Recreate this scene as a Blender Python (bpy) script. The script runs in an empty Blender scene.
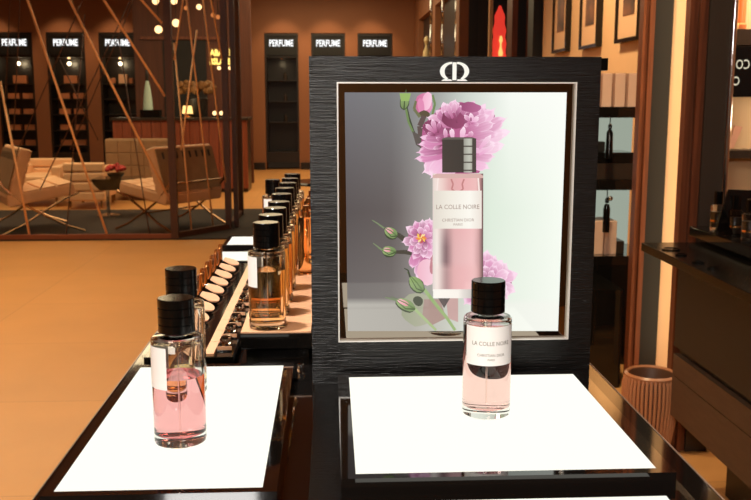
import bpy, bmesh, math, random
from mathutils import Vector, Matrix
random.seed(7)
PI = math.pi
S = bpy.context.scene
COL = S.collection

# ------------------------------------------------------------------ camera
F = 920.0; CZ = 1.2
TH = math.atan(152 / F); PS = math.radians(2.824)
RV = Vector((math.cos(PS), -math.sin(PS), 0))
FV = Vector((math.sin(PS) * math.cos(TH), math.cos(PS) * math.cos(TH), -math.sin(TH)))
UV = RV.cross(FV)
cd = bpy.data.cameras.new('camera'); cam = bpy.data.objects.new('camera', cd); COL.objects.link(cam)
cd.sensor_width = 36; cd.lens = 36 * F / 751; cd.clip_start = .02
cam.matrix_world = Matrix.Translation((0, 0, CZ)) @ Matrix((RV, UV, -FV)).transposed().to_4x4()
S.camera = cam
cd.dof.use_dof = True; cd.dof.focus_distance = 1.02; cd.dof.aperture_fstop = 22.0

# ------------------------------------------------------------------ world, exposure, room lights and added fills
S.view_settings.view_transform = 'Standard'; S.view_settings.look = 'None'
S.view_settings.exposure = 0.0; S.view_settings.gamma = 1.0; S.view_settings.use_curve_mapping = False
S.cycles.use_denoising = True
S.cycles.max_bounces = 14; S.cycles.transmission_bounces = 14; S.cycles.sample_clamp_indirect = 6
S.cycles.caustics_refractive = True
W = bpy.data.worlds.new('world'); S.world = W; W.use_nodes = True
W.node_tree.nodes['Background'].inputs[0].default_value = (1.0, .6, .35, 1)
W.node_tree.nodes['Background'].inputs[1].default_value = .02

def lamp(name, kind, loc, power, color, size=.5, aim=None, sy=None, spot=60, blend=.6):
    l = bpy.data.lights.new(name, kind); l.energy = power; l.color = color
    if kind == 'AREA':
        l.size = size
        if sy: l.shape = 'RECTANGLE'; l.size_y = sy
    elif kind == 'SPOT':
        l.spot_size = math.radians(spot); l.spot_blend = blend; l.shadow_soft_size = size
    else: l.shadow_soft_size = size
    o = bpy.data.objects.new(name, l); COL.objects.link(o); o.location = loc
    d = (Vector(aim) - Vector(loc)) if aim else Vector((0, 0, -1))
    o.rotation_euler = d.to_track_quat('-Z', 'Y').to_euler()
    return o
WARM = (1, .79, .46); AMB = (1, .68, .38); NEU = (1, .95, .89)
for x_, y_ in ((-3.6, 2.2), (-1.7, 2.6), (-3.4, 4.2), (-1.6, 4.6), (-3.3, 6.2), (-1.5, 6.4), (-4.6, 3.4), (-2.5, 1.0)):
    lamp('downlight', 'SPOT', (x_, y_, 2.95), 140, WARM, .05, spot=115, blend=1.0)
for x_, y_ in ((-.3, 14.0), (-.2, 12.2), (.1, 10.6)):
    lamp('downlight', 'SPOT', (x_, y_, 2.95), 95, WARM, .05, spot=62, blend=1.0)  # extra spots added to brighten the far floor
lamp('front_wash', 'AREA', (-1.3, -1.7, 2.93), 60, WARM, 1.8, sy=1.6)  # added behind the camera to warm the reflections in counter and frame border
lamp('aisle_downlight', 'SPOT', (.72, 3.1, 2.95), 110, WARM, .05, spot=70, blend=.9)  # unseen spot added to brighten the floor and bin by the cabinet
lamp('alcove_light', 'POINT', (1.75, 3.12, 1.13), 3.2, (1, .8, .55), .05)  # unseen point lamp added to brighten the shapes built for the mirror
lamp('front_key', 'AREA', (-.34, -1.0, 1.72), 20, (1, .97, .93), .26, aim=(.1, 1.0, .95))  # added behind the camera to brighten the labels and the frame's left side
lamp('ceiling_wash_far', 'AREA', (-.2, 12.4, 2.93), 120, WARM, 2.0, sy=5.0)
lamp('ceiling_wash_lounge', 'AREA', (-3.2, 9.3, 2.93), 95, WARM, 3.0, sy=2.0)
lamp('counter_spot', 'AREA', (-.55, -.5, 2.6), 18, NEU, .45, aim=(.1, 1.1, .9))
lamp('counter_spot_rear', 'SPOT', (-.55, 1.2, 2.9), 260, NEU, .05, aim=(-.12, 1.6, .9), spot=36)
lamp('gallery_spot', 'SPOT', (.75, 5.4, 2.9), 190, WARM, .12, aim=(1.75, 5.9, 1.5), spot=85)
lamp('gallery_spot_near', 'SPOT', (.75, 2.7, 2.9), 150, WARM, .1, aim=(1.35, 3.9, 1.0), spot=50)
lamp('column_cove', 'AREA', (1.40, 3.45, 1.3), 2.8, WARM, .10, aim=(1.40, 3.66, 1.3), sy=2.4)  # unseen area lamp added to light the pale strip evenly
lamp('cabinet_spot', 'SPOT', (.35, 1.9, 2.9), 6, NEU, .1, aim=(1.05, 2.3, .3), spot=55)
for px in (-2, 66, 118, 283, 328, 371):
    x = (px - 329.5) / F * 15.2
    lamp('niche_spot', 'SPOT', (x, 15.1, 2.96), 42, AMB, .05, aim=(x, 15.75, 1.0), spot=70, blend=.6)

# ------------------------------------------------------------------ pixel -> point on a plane of the place
def ray(x, y): return FV + RV * ((x - 375.5) / F) - UV * ((y - 250) / F)
def at_y(x, y, Y): d = ray(x, y); return Vector((0, 0, CZ)) + d * (Y / d.y)
def at_z(x, y, Z): d = ray(x, y); return Vector((0, 0, CZ)) + d * ((Z - CZ) / d.z)
def at_x(x, y, X): d = ray(x, y); return Vector((0, 0, CZ)) + d * (X / d.x)

# ------------------------------------------------------------------ materials
def lin(c): return tuple((v / 255 / 12.92 if v / 255 <= .04045 else ((v / 255 + .055) / 1.055) ** 2.4) for v in c)
def mat(name, rgb, rough=.5, metal=0, spec=.5, emit=None, es=0, noise=0, nscale=20, bump=0, bscale=(1, 1, 1), bs=200, coat=0, trans=0, ior=1.45):
    m = bpy.data.materials.new(name); m.use_nodes = True; nt = m.node_tree; b = nt.nodes['Principled BSDF']
    c = lin(rgb)
    b.inputs['Base Color'].default_value = (*c, 1); b.inputs['Roughness'].default_value = rough
    b.inputs['Metallic'].default_value = metal; b.inputs['Specular IOR Level'].default_value = spec
    b.inputs['Coat Weight'].default_value = coat; b.inputs['Coat Roughness'].default_value = .03
    b.inputs['Transmission Weight'].default_value = trans; b.inputs['IOR'].default_value = ior
    if emit:
        b.inputs['Emission Color'].default_value = (*lin(emit), 1); b.inputs['Emission Strength'].default_value = es
    tc = nt.nodes.new('ShaderNodeTexCoord'); mp = nt.nodes.new('ShaderNodeMapping'); mp.inputs['Scale'].default_value = bscale
    nt.links.new(tc.outputs['Object'], mp.inputs[0])
    if noise:
        n = nt.nodes.new('ShaderNodeTexNoise'); n.inputs['Scale'].default_value = nscale; n.inputs['Detail'].default_value = 5
        nt.links.new(mp.outputs[0], n.inputs['Vector'])
        r = nt.nodes.new('ShaderNodeValToRGB')
        r.color_ramp.elements[0].color = (*[v * (1 - noise) for v in c], 1); r.color_ramp.elements[1].color = (*[min(1, v * (1 + noise)) for v in c], 1)
        r.color_ramp.elements[0].position = .3; r.color_ramp.elements[1].position = .7
        nt.links.new(n.outputs['Fac'], r.inputs[0]); nt.links.new(r.outputs[0], b.inputs['Base Color'])
    if bump:
        n = nt.nodes.new('ShaderNodeTexNoise'); n.inputs['Scale'].default_value = bs; n.inputs['Detail'].default_value = 6
        nt.links.new(mp.outputs[0], n.inputs['Vector'])
        bp = nt.nodes.new('ShaderNodeBump'); bp.inputs['Strength'].default_value = bump; bp.inputs['Distance'].default_value = .002
        nt.links.new(n.outputs['Fac'], bp.inputs['Height']); nt.links.new(bp.outputs[0], b.inputs['Normal'])
    return m
def emis(name, rgb, s):
    m = bpy.data.materials.new(name); m.use_nodes = True; nt = m.node_tree; nt.nodes.clear()
    e = nt.nodes.new('ShaderNodeEmission'); o = nt.nodes.new('ShaderNodeOutputMaterial')
    e.inputs[0].default_value = (*lin(rgb), 1); e.inputs[1].default_value = s; nt.links.new(e.outputs[0], o.inputs[0]); return m
def glassm(name, rgb, ior, rough=0):
    m = bpy.data.materials.new(name); m.use_nodes = True; nt = m.node_tree; nt.nodes.clear()
    g = nt.nodes.new('ShaderNodeBsdfGlass'); o = nt.nodes.new('ShaderNodeOutputMaterial')
    g.inputs['Color'].default_value = (*lin(rgb), 1); g.inputs['IOR'].default_value = ior; g.inputs['Roughness'].default_value = rough
    nt.links.new(g.outputs[0], o.inputs[0]); return m

M = {}
M['gloss_black'] = mat('gloss_black', (17, 15, 14), .05, spec=.55)
M['tray_black'] = mat('tray_black', (22, 18, 16), .06, spec=.6, coat=.6)
M['cap'] = mat('cap', (8, 8, 8), .14, spec=.5)
M['brushed'] = mat('brushed', (15, 14, 14), .26, spec=.5, bump=.55, bscale=(.04, 1, 1), bs=620)
M['dark'] = mat('dark', (26, 21, 18), .5)
M['chrome'] = mat('chrome', (205, 205, 205), .12, 1)
M['gold'] = mat('gold', (225, 160, 95), .2, 1)
M['mirror_dark'] = mat('mirror_dark', (160, 148, 136), .015, 1)
M['white_label'] = mat('white_label', (246, 244, 245), .6)
M['ink'] = mat('ink', (120, 110, 105), .6)
M['tan'] = mat('tan', (226, 172, 132), .22, spec=.5, noise=.06, nscale=30)
M['tan_card'] = mat('tan_card', (232, 178, 140), .4)
M['wall'] = mat('wall', (138, 88, 56), .6, noise=.06, nscale=1.5)
M['wall_light'] = mat('wall_light', (230, 182, 136), .7, noise=.04, nscale=2)
M['ceiling'] = mat('ceiling', (140, 104, 80), .8)
M['carpet'] = mat('carpet', (38, 27, 21), .95, noise=.25, nscale=60)
M['wood'] = mat('wood', (118, 64, 38), .4, noise=.3, nscale=9, bscale=(8, 8, .5))
M['wood_desk'] = mat('wood_desk', (128, 62, 36), .5, noise=.22, nscale=6, bscale=(6, 6, .3))
M['wood_dark'] = mat('wood_dark', (50, 38, 30), .35, noise=.15, nscale=9, bscale=(5, 5, .5))
M['grey_panel'] = mat('grey_panel', (66, 54, 44), .45, noise=.08, nscale=3)
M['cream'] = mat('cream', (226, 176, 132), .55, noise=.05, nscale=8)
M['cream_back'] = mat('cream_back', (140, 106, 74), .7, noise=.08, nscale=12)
M['steel'] = mat('steel', (190, 150, 115), .25, 1)
M['rod'] = mat('rod', (236, 180, 128), .4, .1)
M['post'] = mat('post', (70, 40, 26), .4)
M['drawer'] = mat('drawer', (32, 25, 21), .5, noise=.12, nscale=14, bscale=(1, 1, 6))
M['drawer_low'] = mat('drawer_low', (92, 68, 50), .5, noise=.12, nscale=14, bscale=(1, 1, 6))
M['niche'] = mat('niche', (30, 22, 18), .4)
M['box'] = mat('box', (190, 120, 78), .6)
M['box_pink'] = mat('box_pink', (226, 186, 162), .5, noise=.04, nscale=10)
M['red'] = mat('red', (170, 40, 34), .7, noise=.3, nscale=30)
M['glass'] = glassm('glass', (250, 250, 248), 1.5)
M['clear'] = glassm('clear', (255, 255, 255), 1.5)
def floor_mat():
    m = mat('floor', (222, 150, 90), .32, spec=.35); nt = m.node_tree; b = nt.nodes['Principled BSDF']
    tc = nt.nodes.new('ShaderNodeTexCoord')
    br = nt.nodes.new('ShaderNodeTexBrick'); br.offset = 0; br.inputs['Scale'].default_value = 1.0
    br.inputs['Brick Width'].default_value = .9; br.inputs['Row Height'].default_value = .9; br.inputs['Mortar Size'].default_value = .0025
    c = lin((214, 152, 90))
    br.inputs['Color1'].default_value = (*c, 1); br.inputs['Color2'].default_value = (*[v * .95 for v in c], 1); br.inputs['Mortar'].default_value = (*[v * .72 for v in c], 1)
    n = nt.nodes.new('ShaderNodeTexNoise'); n.inputs['Scale'].default_value = 2.5; n.inputs['Detail'].default_value = 8
    mx = nt.nodes.new('ShaderNodeMixRGB'); mx.blend_type = 'MULTIPLY'; mx.inputs[0].default_value = .22
    nt.links.new(tc.outputs['Object'], br.inputs['Vector']); nt.links.new(tc.outputs['Object'], n.inputs['Vector'])
    nt.links.new(br.outputs['Color'], mx.inputs[1]); nt.links.new(n.outputs['Fac'], mx.inputs[2]); nt.links.new(mx.outputs[0], b.inputs['Base Color'])
    return m
M['floor'] = floor_mat()
M['header'] = mat('header', (10, 8, 7), .5)

# ------------------------------------------------------------------ mesh helpers
class MB:
    def __init__(s): s.b = bmesh.new(); s.mi = 0
    def face(s, pts):
        try:
            f = s.b.faces.new([s.b.verts.new(p) for p in pts]); f.material_index = s.mi; return f
        except ValueError: return None
    def box(s, x0, x1, y0, y1, z0, z1, mx=None, bev=0):
        r = bmesh.ops.create_cube(s.b, size=1)
        vs = r['verts']
        for v in vs: v.co = Vector(((x0 + x1) / 2 + v.co.x * (x1 - x0), (y0 + y1) / 2 + v.co.y * (y1 - y0), (z0 + z1) / 2 + v.co.z * (z1 - z0)))
        fs = set(f for v in vs for f in v.link_faces)
        if bev:
            es = list(set(e for v in vs for e in v.link_edges))
            r2 = bmesh.ops.bevel(s.b, geom=es, offset=bev, segments=3, profile=.5, affect='EDGES')
            vs = list(set(v for f in r2['faces'] for v in f.verts) | set(v for v in vs if v.is_valid)); fs = set(f for v in vs for f in v.link_faces)
        for f in fs: f.material_index = s.mi
        if mx is not None:
            for v in vs: v.co = mx @ v.co
        return s
    def lathe(s, prof, c=(0, 0, 0), n=48, flip=False, mx=None):
        rings = []
        for r, z in prof:
            if r < 1e-6: rings.append([s.b.verts.new((c[0], c[1], c[2] + z))])
            else: rings.append([s.b.verts.new((c[0] + r * math.cos(2 * PI * k / n), c[1] + r * math.sin(2 * PI * k / n), c[2] + z)) for k in range(n)])
        for a, b in zip(rings, rings[1:]):
            for k in range(n):
                k2 = (k + 1) % n
                if len(a) == 1 and len(b) == 1: continue
                if len(a) == 1: q = [a[0], b[k2], b[k]]
                elif len(b) == 1: q = [a[k], a[k2], b[0]]
                else: q = [a[k], a[k2], b[k2], b[k]]
                if flip: q.reverse()
                f = s.b.faces.new(q); f.material_index = s.mi; f.smooth = True
        if mx is not None:
            for r in rings:
                for v in r: v.co = mx @ v.co
        return s
    def tube(s, pts, rad, n=8, cap=True):
        pts = [Vector(p) for p in pts]; rings = []
        for i, p in enumerate(pts):
            d = (pts[min(i + 1, len(pts) - 1)] - pts[max(i - 1, 0)]).normalized()
            a = d.orthogonal().normalized() if i == 0 else (rings[-1][1] - d * rings[-1][1].dot(d)).normalized()
            b = d.cross(a); r = rad[i] if isinstance(rad, (list, tuple)) else rad
            rings.append(([s.b.verts.new(p + a * r * math.cos(2 * PI * k / n) + b * r * math.sin(2 * PI * k / n)) for k in range(n)], a))
        for (A, _), (B, _) in zip(rings, rings[1:]):
            for k in range(n):
                f = s.b.faces.new([A[k], A[(k + 1) % n], B[(k + 1) % n], B[k]]); f.smooth = n > 4; f.material_index = s.mi
        if cap:
            for R_ in (list(reversed(rings[0][0])), rings[-1][0]):
                f = s.b.faces.new(R_); f.material_index = s.mi
        return s
    def ball(s, c, r, sc=(1, 1, 1), seg=16):
        v = bmesh.ops.create_uvsphere(s.b, u_segments=seg, v_segments=seg // 2 + 2, radius=r)['verts']
        for q in v:
            q.co = Vector(c) + Vector((q.co.x * sc[0], q.co.y * sc[1], q.co.z * sc[2]))
            for f in q.link_faces: f.smooth = True; f.material_index = s.mi
        return s
    def prism(s, pts, axis, a, b):
        """extrude a closed 2-D outline along an axis from a to b"""
        def p3(p, t): return {'x': (t, p[0], p[1]), 'y': (p[0], t, p[1]), 'z': (p[0], p[1], t)}[axis]
        A = [s.b.verts.new(p3(p, a)) for p in pts]; B = [s.b.verts.new(p3(p, b)) for p in pts]; n = len(pts)
        fs = [s.b.faces.new(A), s.b.faces.new(list(reversed(B)))] + [s.b.faces.new([A[k], B[k], B[(k + 1) % n], A[(k + 1) % n]]) for k in range(n)]
        for f in fs: f.material_index = s.mi
        return s
    def build(s, name, mats, parent=None, fix=True, loc=None):
        if fix: bmesh.ops.recalc_face_normals(s.b, faces=s.b.faces[:])
        s.b.normal_update()
        for e_ in s.b.edges:
            if len(e_.link_faces) == 2 and e_.calc_face_angle(0) > .6: e_.smooth = False
        me = bpy.data.meshes.new(name)
        o = Vector(loc) if loc is not None else None
        if o is not None:
            for v in s.b.verts: v.co -= o
        s.b.to_mesh(me); s.b.free()
        for m in (mats if isinstance(mats, (list, tuple)) else [mats]): me.materials.append(m)
        ob = bpy.data.objects.new(name, me); COL.objects.link(ob)
        if o is not None: ob.location = o
        if parent: ob.parent = parent
        return ob
def tag(o, label, cat, group=None, kind=None):
    if label: o['label'] = label
    if cat: o['category'] = cat
    if group: o['group'] = group
    if kind: o['kind'] = kind
    return o
def thing(name, loc, label, cat, group=None, rz=0):
    o = bpy.data.objects.new(name, None); COL.objects.link(o); o.location = loc; o.rotation_euler = (0, 0, rz); o.empty_display_size = .02
    return tag(o, label, cat, group)
def dup(root, loc, label=None, rz=None):
    r = root.copy(); COL.objects.link(r); r.location = loc
    if rz is not None: r.rotation_euler = (0, 0, rz)
    if label: r['label'] = label
    def rec(src, dst):
        for ch in list(src.children):
            c = ch.copy(); COL.objects.link(c); c.parent = dst; rec(ch, c)
    rec(root, r)
    return r
def struct(mb, name, m, fix=True): return tag(mb.build(name, m, fix=fix), None, None, kind='structure')
def text_verts(txt, size, mirror=False, bold=0):
    cu = bpy.data.curves.new('t', 'FONT'); cu.body = txt; cu.size = size; cu.align_x = 'CENTER'; cu.resolution_u = 2; cu.offset = bold
    o = bpy.data.objects.new('t', cu); COL.objects.link(o)
    me = o.to_mesh()
    vs = [(v.co.x * (-1 if mirror else 1), v.co.y) for v in me.vertices]; fs = [tuple(p.vertices) for p in me.polygons]
    o.to_mesh_clear(); bpy.data.objects.remove(o); bpy.data.curves.remove(cu)
    return vs, fs
def put_text(mb, lines, fn, mirror=False, wide=1.0, bold=0):
    """lines: (text, size, y offset); fn maps (x, y) to a 3-D point"""
    for t, sz, yo in lines:
        vs, fs = text_verts(t, sz, mirror, bold)
        V = [mb.b.verts.new(fn(x * wide, y + yo)) for x, y in vs]
        for f in fs:
            try: q = mb.b.faces.new([V[i] for i in f]); q.material_index = mb.mi
            except ValueError: pass

# ================================================================== SETTING
struct(MB().box(-7, 4, -3, 16.2, -.1, 0), 'floor', M['floor'])
struct(MB().box(-7, 4, -3, 16.2, 3.0, 3.1), 'ceiling', M['ceiling'])
struct(MB().box(-7.1, -7, -3, 16.2, 0, 3.0), 'wall_left', M['wall'])
struct(MB().box(-7, 4, -3.1, -3, 0, 3.0), 'wall_front', mat('wall_grey', (128, 108, 90), .7))
struct(MB().box(-4.9, 1.9, 7.87, 10.0, 0, .012), 'trim_1', M['carpet'])       # dark carpet under the lounge
# back wall with the openings of the niches left free
NICH = [(-5, 31.5), (45.5, 84), (98, 135.5), (264, 298), (311, 345), (357.5, 392.5)]
YB = 15.7; ZN = 2.265
xs = [(at_y(a, 34, YB).x, at_y(b, 34, YB).x) for a, b in NICH]
wb = MB(); prev = -7
for a, b in xs:
    wb.box(prev, a, YB, YB + .45, 0, ZN); prev = b
wb.box(prev, 1.42, YB, YB + .45, 0, ZN); wb.box(-7, 1.42, YB, YB + .45, ZN, 3.0)
struct(wb, 'wall_back', M['wall'])
bb = MB(); prev = -7
for a, b in xs: bb.box(prev, a - .02, YB - .03, YB, 0, .12); prev = b + .02
bb.box(prev, 1.40, YB - .03, YB, 0, .12)
struct(bb, 'baseboard_back', M['niche'])
# right side: far stretch with dark recesses, then the picture wall
wr = MB(); RY = [(14.9, 13.0), (12.6, 10.4)]
y0 = 15.7
for a, b in RY: wr.box(1.42, 1.9, a, y0, 0, 2.42); y0 = b
wr.box(1.42, 1.9, 9.9, y0, 0, 2.42); wr.box(1.42, 1.9, 9.9, 15.7, 2.42, 3.0); wr.box(1.85, 1.9, 9.9, 15.7, 0, 2.42)
struct(wr, 'wall_right_far', M['wall'])
struct(MB().box(1.50, 1.845, 13.0, 14.9, 0, 2.415), 'trim_18', M['niche']); struct(MB().box(1.50, 1.845, 10.4, 12.6, 0, 2.415), 'trim_19', M['niche'])
struct(MB().box(1.74, 1.85, 3.9, 7.6, 0, 3.0), 'wall_right', M['wall_light'])
struct(MB().box(1.9, 4, -3, 3.9, 0, 3.0).box(1.9, 4, 3.9, 4.0, 0, 3.0), 'wall_right_near', M['wall'])
def pxcol(n, x0, x1, Yp, m, d=.25, zt=3.0, yref=60):
    a = at_y(x0, yref, Yp).x; b = at_y(x1, yref, Yp).x
    return struct(MB().box(a, b, Yp, Yp + d, 0, zt), 'trim_%d' % n, m)
pxcol(2, 459, 468.5, 9.8, M['wall'], yref=30)
pxcol(3, 468.5, 478, 9.8, M['dark'], yref=30)
pxcol(4, 478, 488, 9.85, M['wood_dark'], yref=30)
pxcol(5, 512, 517.5, 8.4, M['wood'], yref=30)
pxcol(6, 517.5, 526, 8.4, M['dark'], yref=30)
pxcol(7, 526, 533, 8.4, M['wood'], yref=30)
pxcol(8, 533, 546, 7.7, M['dark'], d=.2, yref=30)
# near columns
def column_profile(n, x0, x1, Yp, d):
    w = x1 - x0; mb = MB(); k = 4
    for i in range(k): mb.box(x0 + w * i / k + .0015, x0 + w * (i + 1) / k - .0015, Yp + (.012 if i % 2 else 0), Yp + d, 0, 3.0)
    return struct(mb, 'trim_%d' % n, M['wood'])
column_profile(9, 1.2145, 1.267, 3.6, .05)
struct(MB().box(1.267, 1.34, 3.62, 3.74, 0, 3.0), 'trim_10', mat('dark_brown', (24, 17, 13), .6))
struct(MB().box(1.34, 1.60, 3.66, 3.74, 0, 3.0), 'trim_11', mat('lit_panel', (232, 190, 150), .5, noise=.03, nscale=4))
column_profile(12, 1.145, 1.212, 2.95, .04)
struct(MB().box(1.212, 1.283, 2.955, 2.99, 0, 3.0), 'trim_13', M['grey_panel'])
struct(MB().tube([(1.292, 2.955, 0), (1.292, 2.955, 3.0)], .010, 16), 'trim_14', M['chrome'])
struct(MB().box(1.295, 2.6, 3.28, 3.34, 0, 3.0), 'trim_15', mat('alcove', (226, 190, 145), .7))  # pale wall built in place of the room seen in the mirror
lamp('alcove_lamp', 'AREA', (1.6, 3.0, 1.9), 9.0, (1, .8, .55), .2, aim=(1.6, 3.2, 1.0))  # second unseen lamp added for the mirror's stand-in shapes

# ================================================================== BACK WALL NICHES
SIGN = emis('sign_light', (255, 255, 255), 1.4); LAMPM = emis('lamp_light', (255, 205, 140), 2.5)
NL = ['behind the left armchair, leftmost in view', 'second from the left, behind the copper rods', 'third from the left, beside the reception desk',
      'leftmost of the three right of the lounge', 'middle one of the three above the poster display', 'nearest the right corner above the display']
def niche(i, x0, x1, label):
    w = x1 - x0; cx = (x0 + x1) / 2
    t = thing('perfume_niche', (cx, YB, 0), label, 'display niche', 'tall black wall niches headed with a sign')
    h = w / 2 - .004
    MB().box(-h, -h + .03, .0, .36, .125, ZN - .01).box(h - .03, h, .0, .36, .125, ZN - .01).box(-h + .03, h - .03, .33, .36, .125, ZN - .01) \
        .box(-h + .03, h - .03, 0, .33, ZN - .05, ZN - .01).box(-h + .03, h - .03, .0, .33, .125, .30).build('cabinet_frame', M['niche'], t)
    MB().box(-h + .03, h - .03, .02, .05, ZN - .36, ZN - .05).build('header_panel', M['header'], t)
    mb = MB(); put_text(mb, [('PERFUME', .150, 0)], lambda x, y: Vector((x, .014, ZN - .215 + y)), wide=.66, bold=.0025)
    r = bmesh.ops.extrude_face_region(mb.b, geom=mb.b.faces[:])
    for v in [g for g in r['geom'] if isinstance(g, bmesh.types.BMVert)]: v.co.y -= .006
    # a second, slightly fatter pass makes the strokes bold
    o = mb.build('lettering', SIGN, t); o['label'] = 'glowing white lettering PERFUME'
    for z in ((1.44, 1.19, .935, .67, .415) if i < 3 else (1.50, 1.15, .80)):
        MB().box(-h + .03, h - .03, .06, .33, z - .02, z).build('shelf', M['niche'], t)
    MB().lathe([(0, 0), (.022, 0), (.022, .02), (0, .02)], (0, .17, ZN - .42), 16).build('downlight', LAMPM if i in (1, 2) else mat('off_lamp', (150, 90, 50), .5), t)
    MB().box(-h + .03, h - .03, .05, .33, ZN - .40, ZN - .36).build('soffit', M['niche'], t)
    if i in (0, 1, 2): lamp('niche_lamp', 'POINT', (cx, YB + .17, ZN - .5), 2.2, WARM, .03)
    else: lamp('niche_lamp', 'POINT', (cx, YB + .17, ZN - .5), .5, WARM, .03)
    return t
for i, (a, b) in enumerate(xs):
    niche(i, a, b, 'tall black niche with glowing PERFUME sign, ' + NL[i])
# boxes on the niche shelves
def pbox(x, y, z, w, h, label, m=None, d=.1, group='orange lit perfume boxes in the wall niches'):
    return tag(MB().box(-w / 2, w / 2, -d / 2, d / 2, 0, h, bev=.003).build('perfume_box', m or M['box']), label, 'perfume box', group)
box0 = {}
for i in (0, 1):
    cx = (xs[i][0] + xs[i][1]) / 2
    side = 'leftmost niche' if i == 0 else 'second niche from the left'
    rows = [(1.44, 1), (1.19, 2), (.935, 2), (.67, 2), (.415, 2)]
    rn = ['top', 'second', 'third', 'fourth', 'lowest']
    for k, (z, n) in enumerate(rows):
        for q in range(n):
            x = cx + (0 if n == 1 else (-.12 + .24 * q)) + .02
            w, h = (.22, .13) if n == 1 else (.18, .09)
            where = '' if n == 1 else (' left' if q == 0 else ' right')
            o = pbox(x, 0, z, w, h, '%s orange perfume box on the %s shelf of the %s' % (where.strip() or 'single', rn[k], side))
            o.location = (x, YB + .17, z)
cx3 = (xs[2][0] + xs[2][1]) / 2
o = pbox(0, 0, 0, .14, .15, 'pale printed box on the top shelf of the third niche', mat('box_white', (236, 190, 150), .5)); o.location = (cx3 + .04, YB + .17, 1.44)
o['group'] = 'pale boxes in the third niche'
for k, (dx, z, w, h) in enumerate([(-.13, 1.44, .06, .09), (.17, 1.44, .06, .09)]):
    o = pbox(0, 0, 0, w, h, ['small orange box left of the pale printed box', 'small orange box right of the pale printed box'][k]); o.location = (cx3 + dx, YB + .17, z); o['group'] = 'small orange boxes in the third niche'
for i in (3, 4, 5):
    cx = (xs[i][0] + xs[i][1]) / 2
    for q in range(3):
        o = tag(MB().lathe([(0, 0), (.03, 0), (.03, .09), (.012, .10), (.016, .102), (.016, .13), (0, .13)], n=12).build('perfume_bottle', M['wood_dark']),
                'dark perfume bottle on the %s shelf of the %s right-hand niche' % (['top', 'middle', 'low'][q], ['first', 'second', 'third'][i - 3]), 'perfume bottle', 'dark bottles in the right niches')
        o.location = (cx + .05, YB + .17, (1.50, 1.15, .80)[q])

# ================================================================== LOUNGE
def quilt(mb, x0, x1, y0, y1, z0, z1, nx, ny, up='z', bulge=.012):
    """a cushion with a grid of tufts on both broad sides"""
    bev = .02
    mb.box(x0, x1, y0, y1, z0, z1, bev=bev)
    for i in range(nx):
        for j in range(ny):
            a0 = x0 + (x1 - x0) * i / nx + .006; a1 = x0 + (x1 - x0) * (i + 1) / nx - .006
            b0 = y0 + (y1 - y0) * j / ny + .006; b1 = y0 + (y1 - y0) * (j + 1) / ny - .006
            mb.box(a0, a1, b0, b1, z1 - .004, z1 + bulge, bev=.010)
def lounge_chair(loc, rz, label):
    """faces local +x; a tufted seat and back over crossed flat steel bars"""
    t = thing('lounge_chair', loc, label, 'lounge chair', 'tufted cream lounge chairs on crossed steel legs', rz)
    ms = Matrix.Translation((-.02, 0, .30)) @ Matrix.Rotation(math.radians(-9), 4, 'Y')
    mb = MB(); quilt(mb, -.28, .30, -.37, .37, 0, .10, 4, 5)
    mb.b.transform(ms); mb.build('seat_cushion', M['cream'], t)
    mk = Matrix.Translation((-.20, 0, .33)) @ Matrix.Rotation(math.radians(-74), 4, 'Y')
    mb = MB(); quilt(mb, .0, .43, -.37, .37, -.10, 0, 4, 5, bulge=.006); mb.b.transform(mk @ Matrix.Diagonal((1, 1, -1, 1)))
    mb.build('back_cushion', M['cream'], t)
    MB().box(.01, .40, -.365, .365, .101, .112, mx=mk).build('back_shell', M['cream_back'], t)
    st = MB()
    for j in range(8): st.box(.31, .37, -.30 + .085 * j - .012, -.30 + .085 * j + .012, .1121, .1145, mx=mk)
    st.build('strap_slot', M['dark'], t)
    for s in (-.36, .36):
        front = [(-.40, s, .70), (-.385, s, .58), (-.34, s, .45), (-.20, s, .30), (.0, s, .17), (.18, s, .07), (.34, s, 0.01)]
        rear = [(.30, s, .36), (.15, s, .30), (-.02, s, .20), (-.18, s, .10), (-.38, s, .01)]
        MB().tube(front, .011, 6).build('leg', M['steel'], t)
        MB().tube(rear, .011, 6).build('leg', M['steel'], t)
    MB().tube([(-.34, -.36, .45), (-.34, .36, .45)], .008, 6).tube([(.0, -.36, .17), (.0, .36, .17)], .008, 6).build('crossbar', M['steel'], t)
    return t
p = at_z(178, 229, 0); lounge_chair((p.x - .06, p.y - .0, .012), math.radians(146), 'cream lounge chair seen from behind, right of the flower table')
p = at_z(38, 231, 0); lounge_chair((p.x, p.y, .012), math.radians(28), 'cream lounge chair facing right at the left edge of the lounge')
def box_chair(x0p, x1p, yp, label, face):
    a = at_z(x0p, yp, .012); b = at_z(x1p, yp, .012); w = b.x - a.x; cx = (a.x + b.x) / 2
    t = thing('armchair', (cx, a.y, .012), label, 'armchair', 'low cream armchairs behind the lounge table')
    mb = MB()
    for k in range(4): mb.box(-w / 2, w / 2, -.06 if face else .50, .04 if face else .60, .08 + .105 * k, .18 + .105 * k, bev=.02)
    mb.build('backrest', M['cream'], t)
    MB().box(-w / 2 + .03, w / 2 - .03, .04 if face else -.06, .58 if face else .5, .14, .34, bev=.03).build('seat_cushion', M['cream'], t)
    for s in (-1, 1): MB().box(s * (w / 2 - .05) - .05, s * (w / 2 - .05) + .05, .0, .56, .10, .44, bev=.02).build('armrest', M['cream'], t)
    for sx in (-1, 1):
        for y in (0, .52): MB().box(sx * (w / 2 - .05) - .012, sx * (w / 2 - .05) + .012, y - .012 + (0 if face else 0), y + .012, 0, .12).build('leg', M['steel'], t)
box_chair(66, 106, 208, 'cream box armchair showing its banded back, left of the flower table', True)
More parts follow.
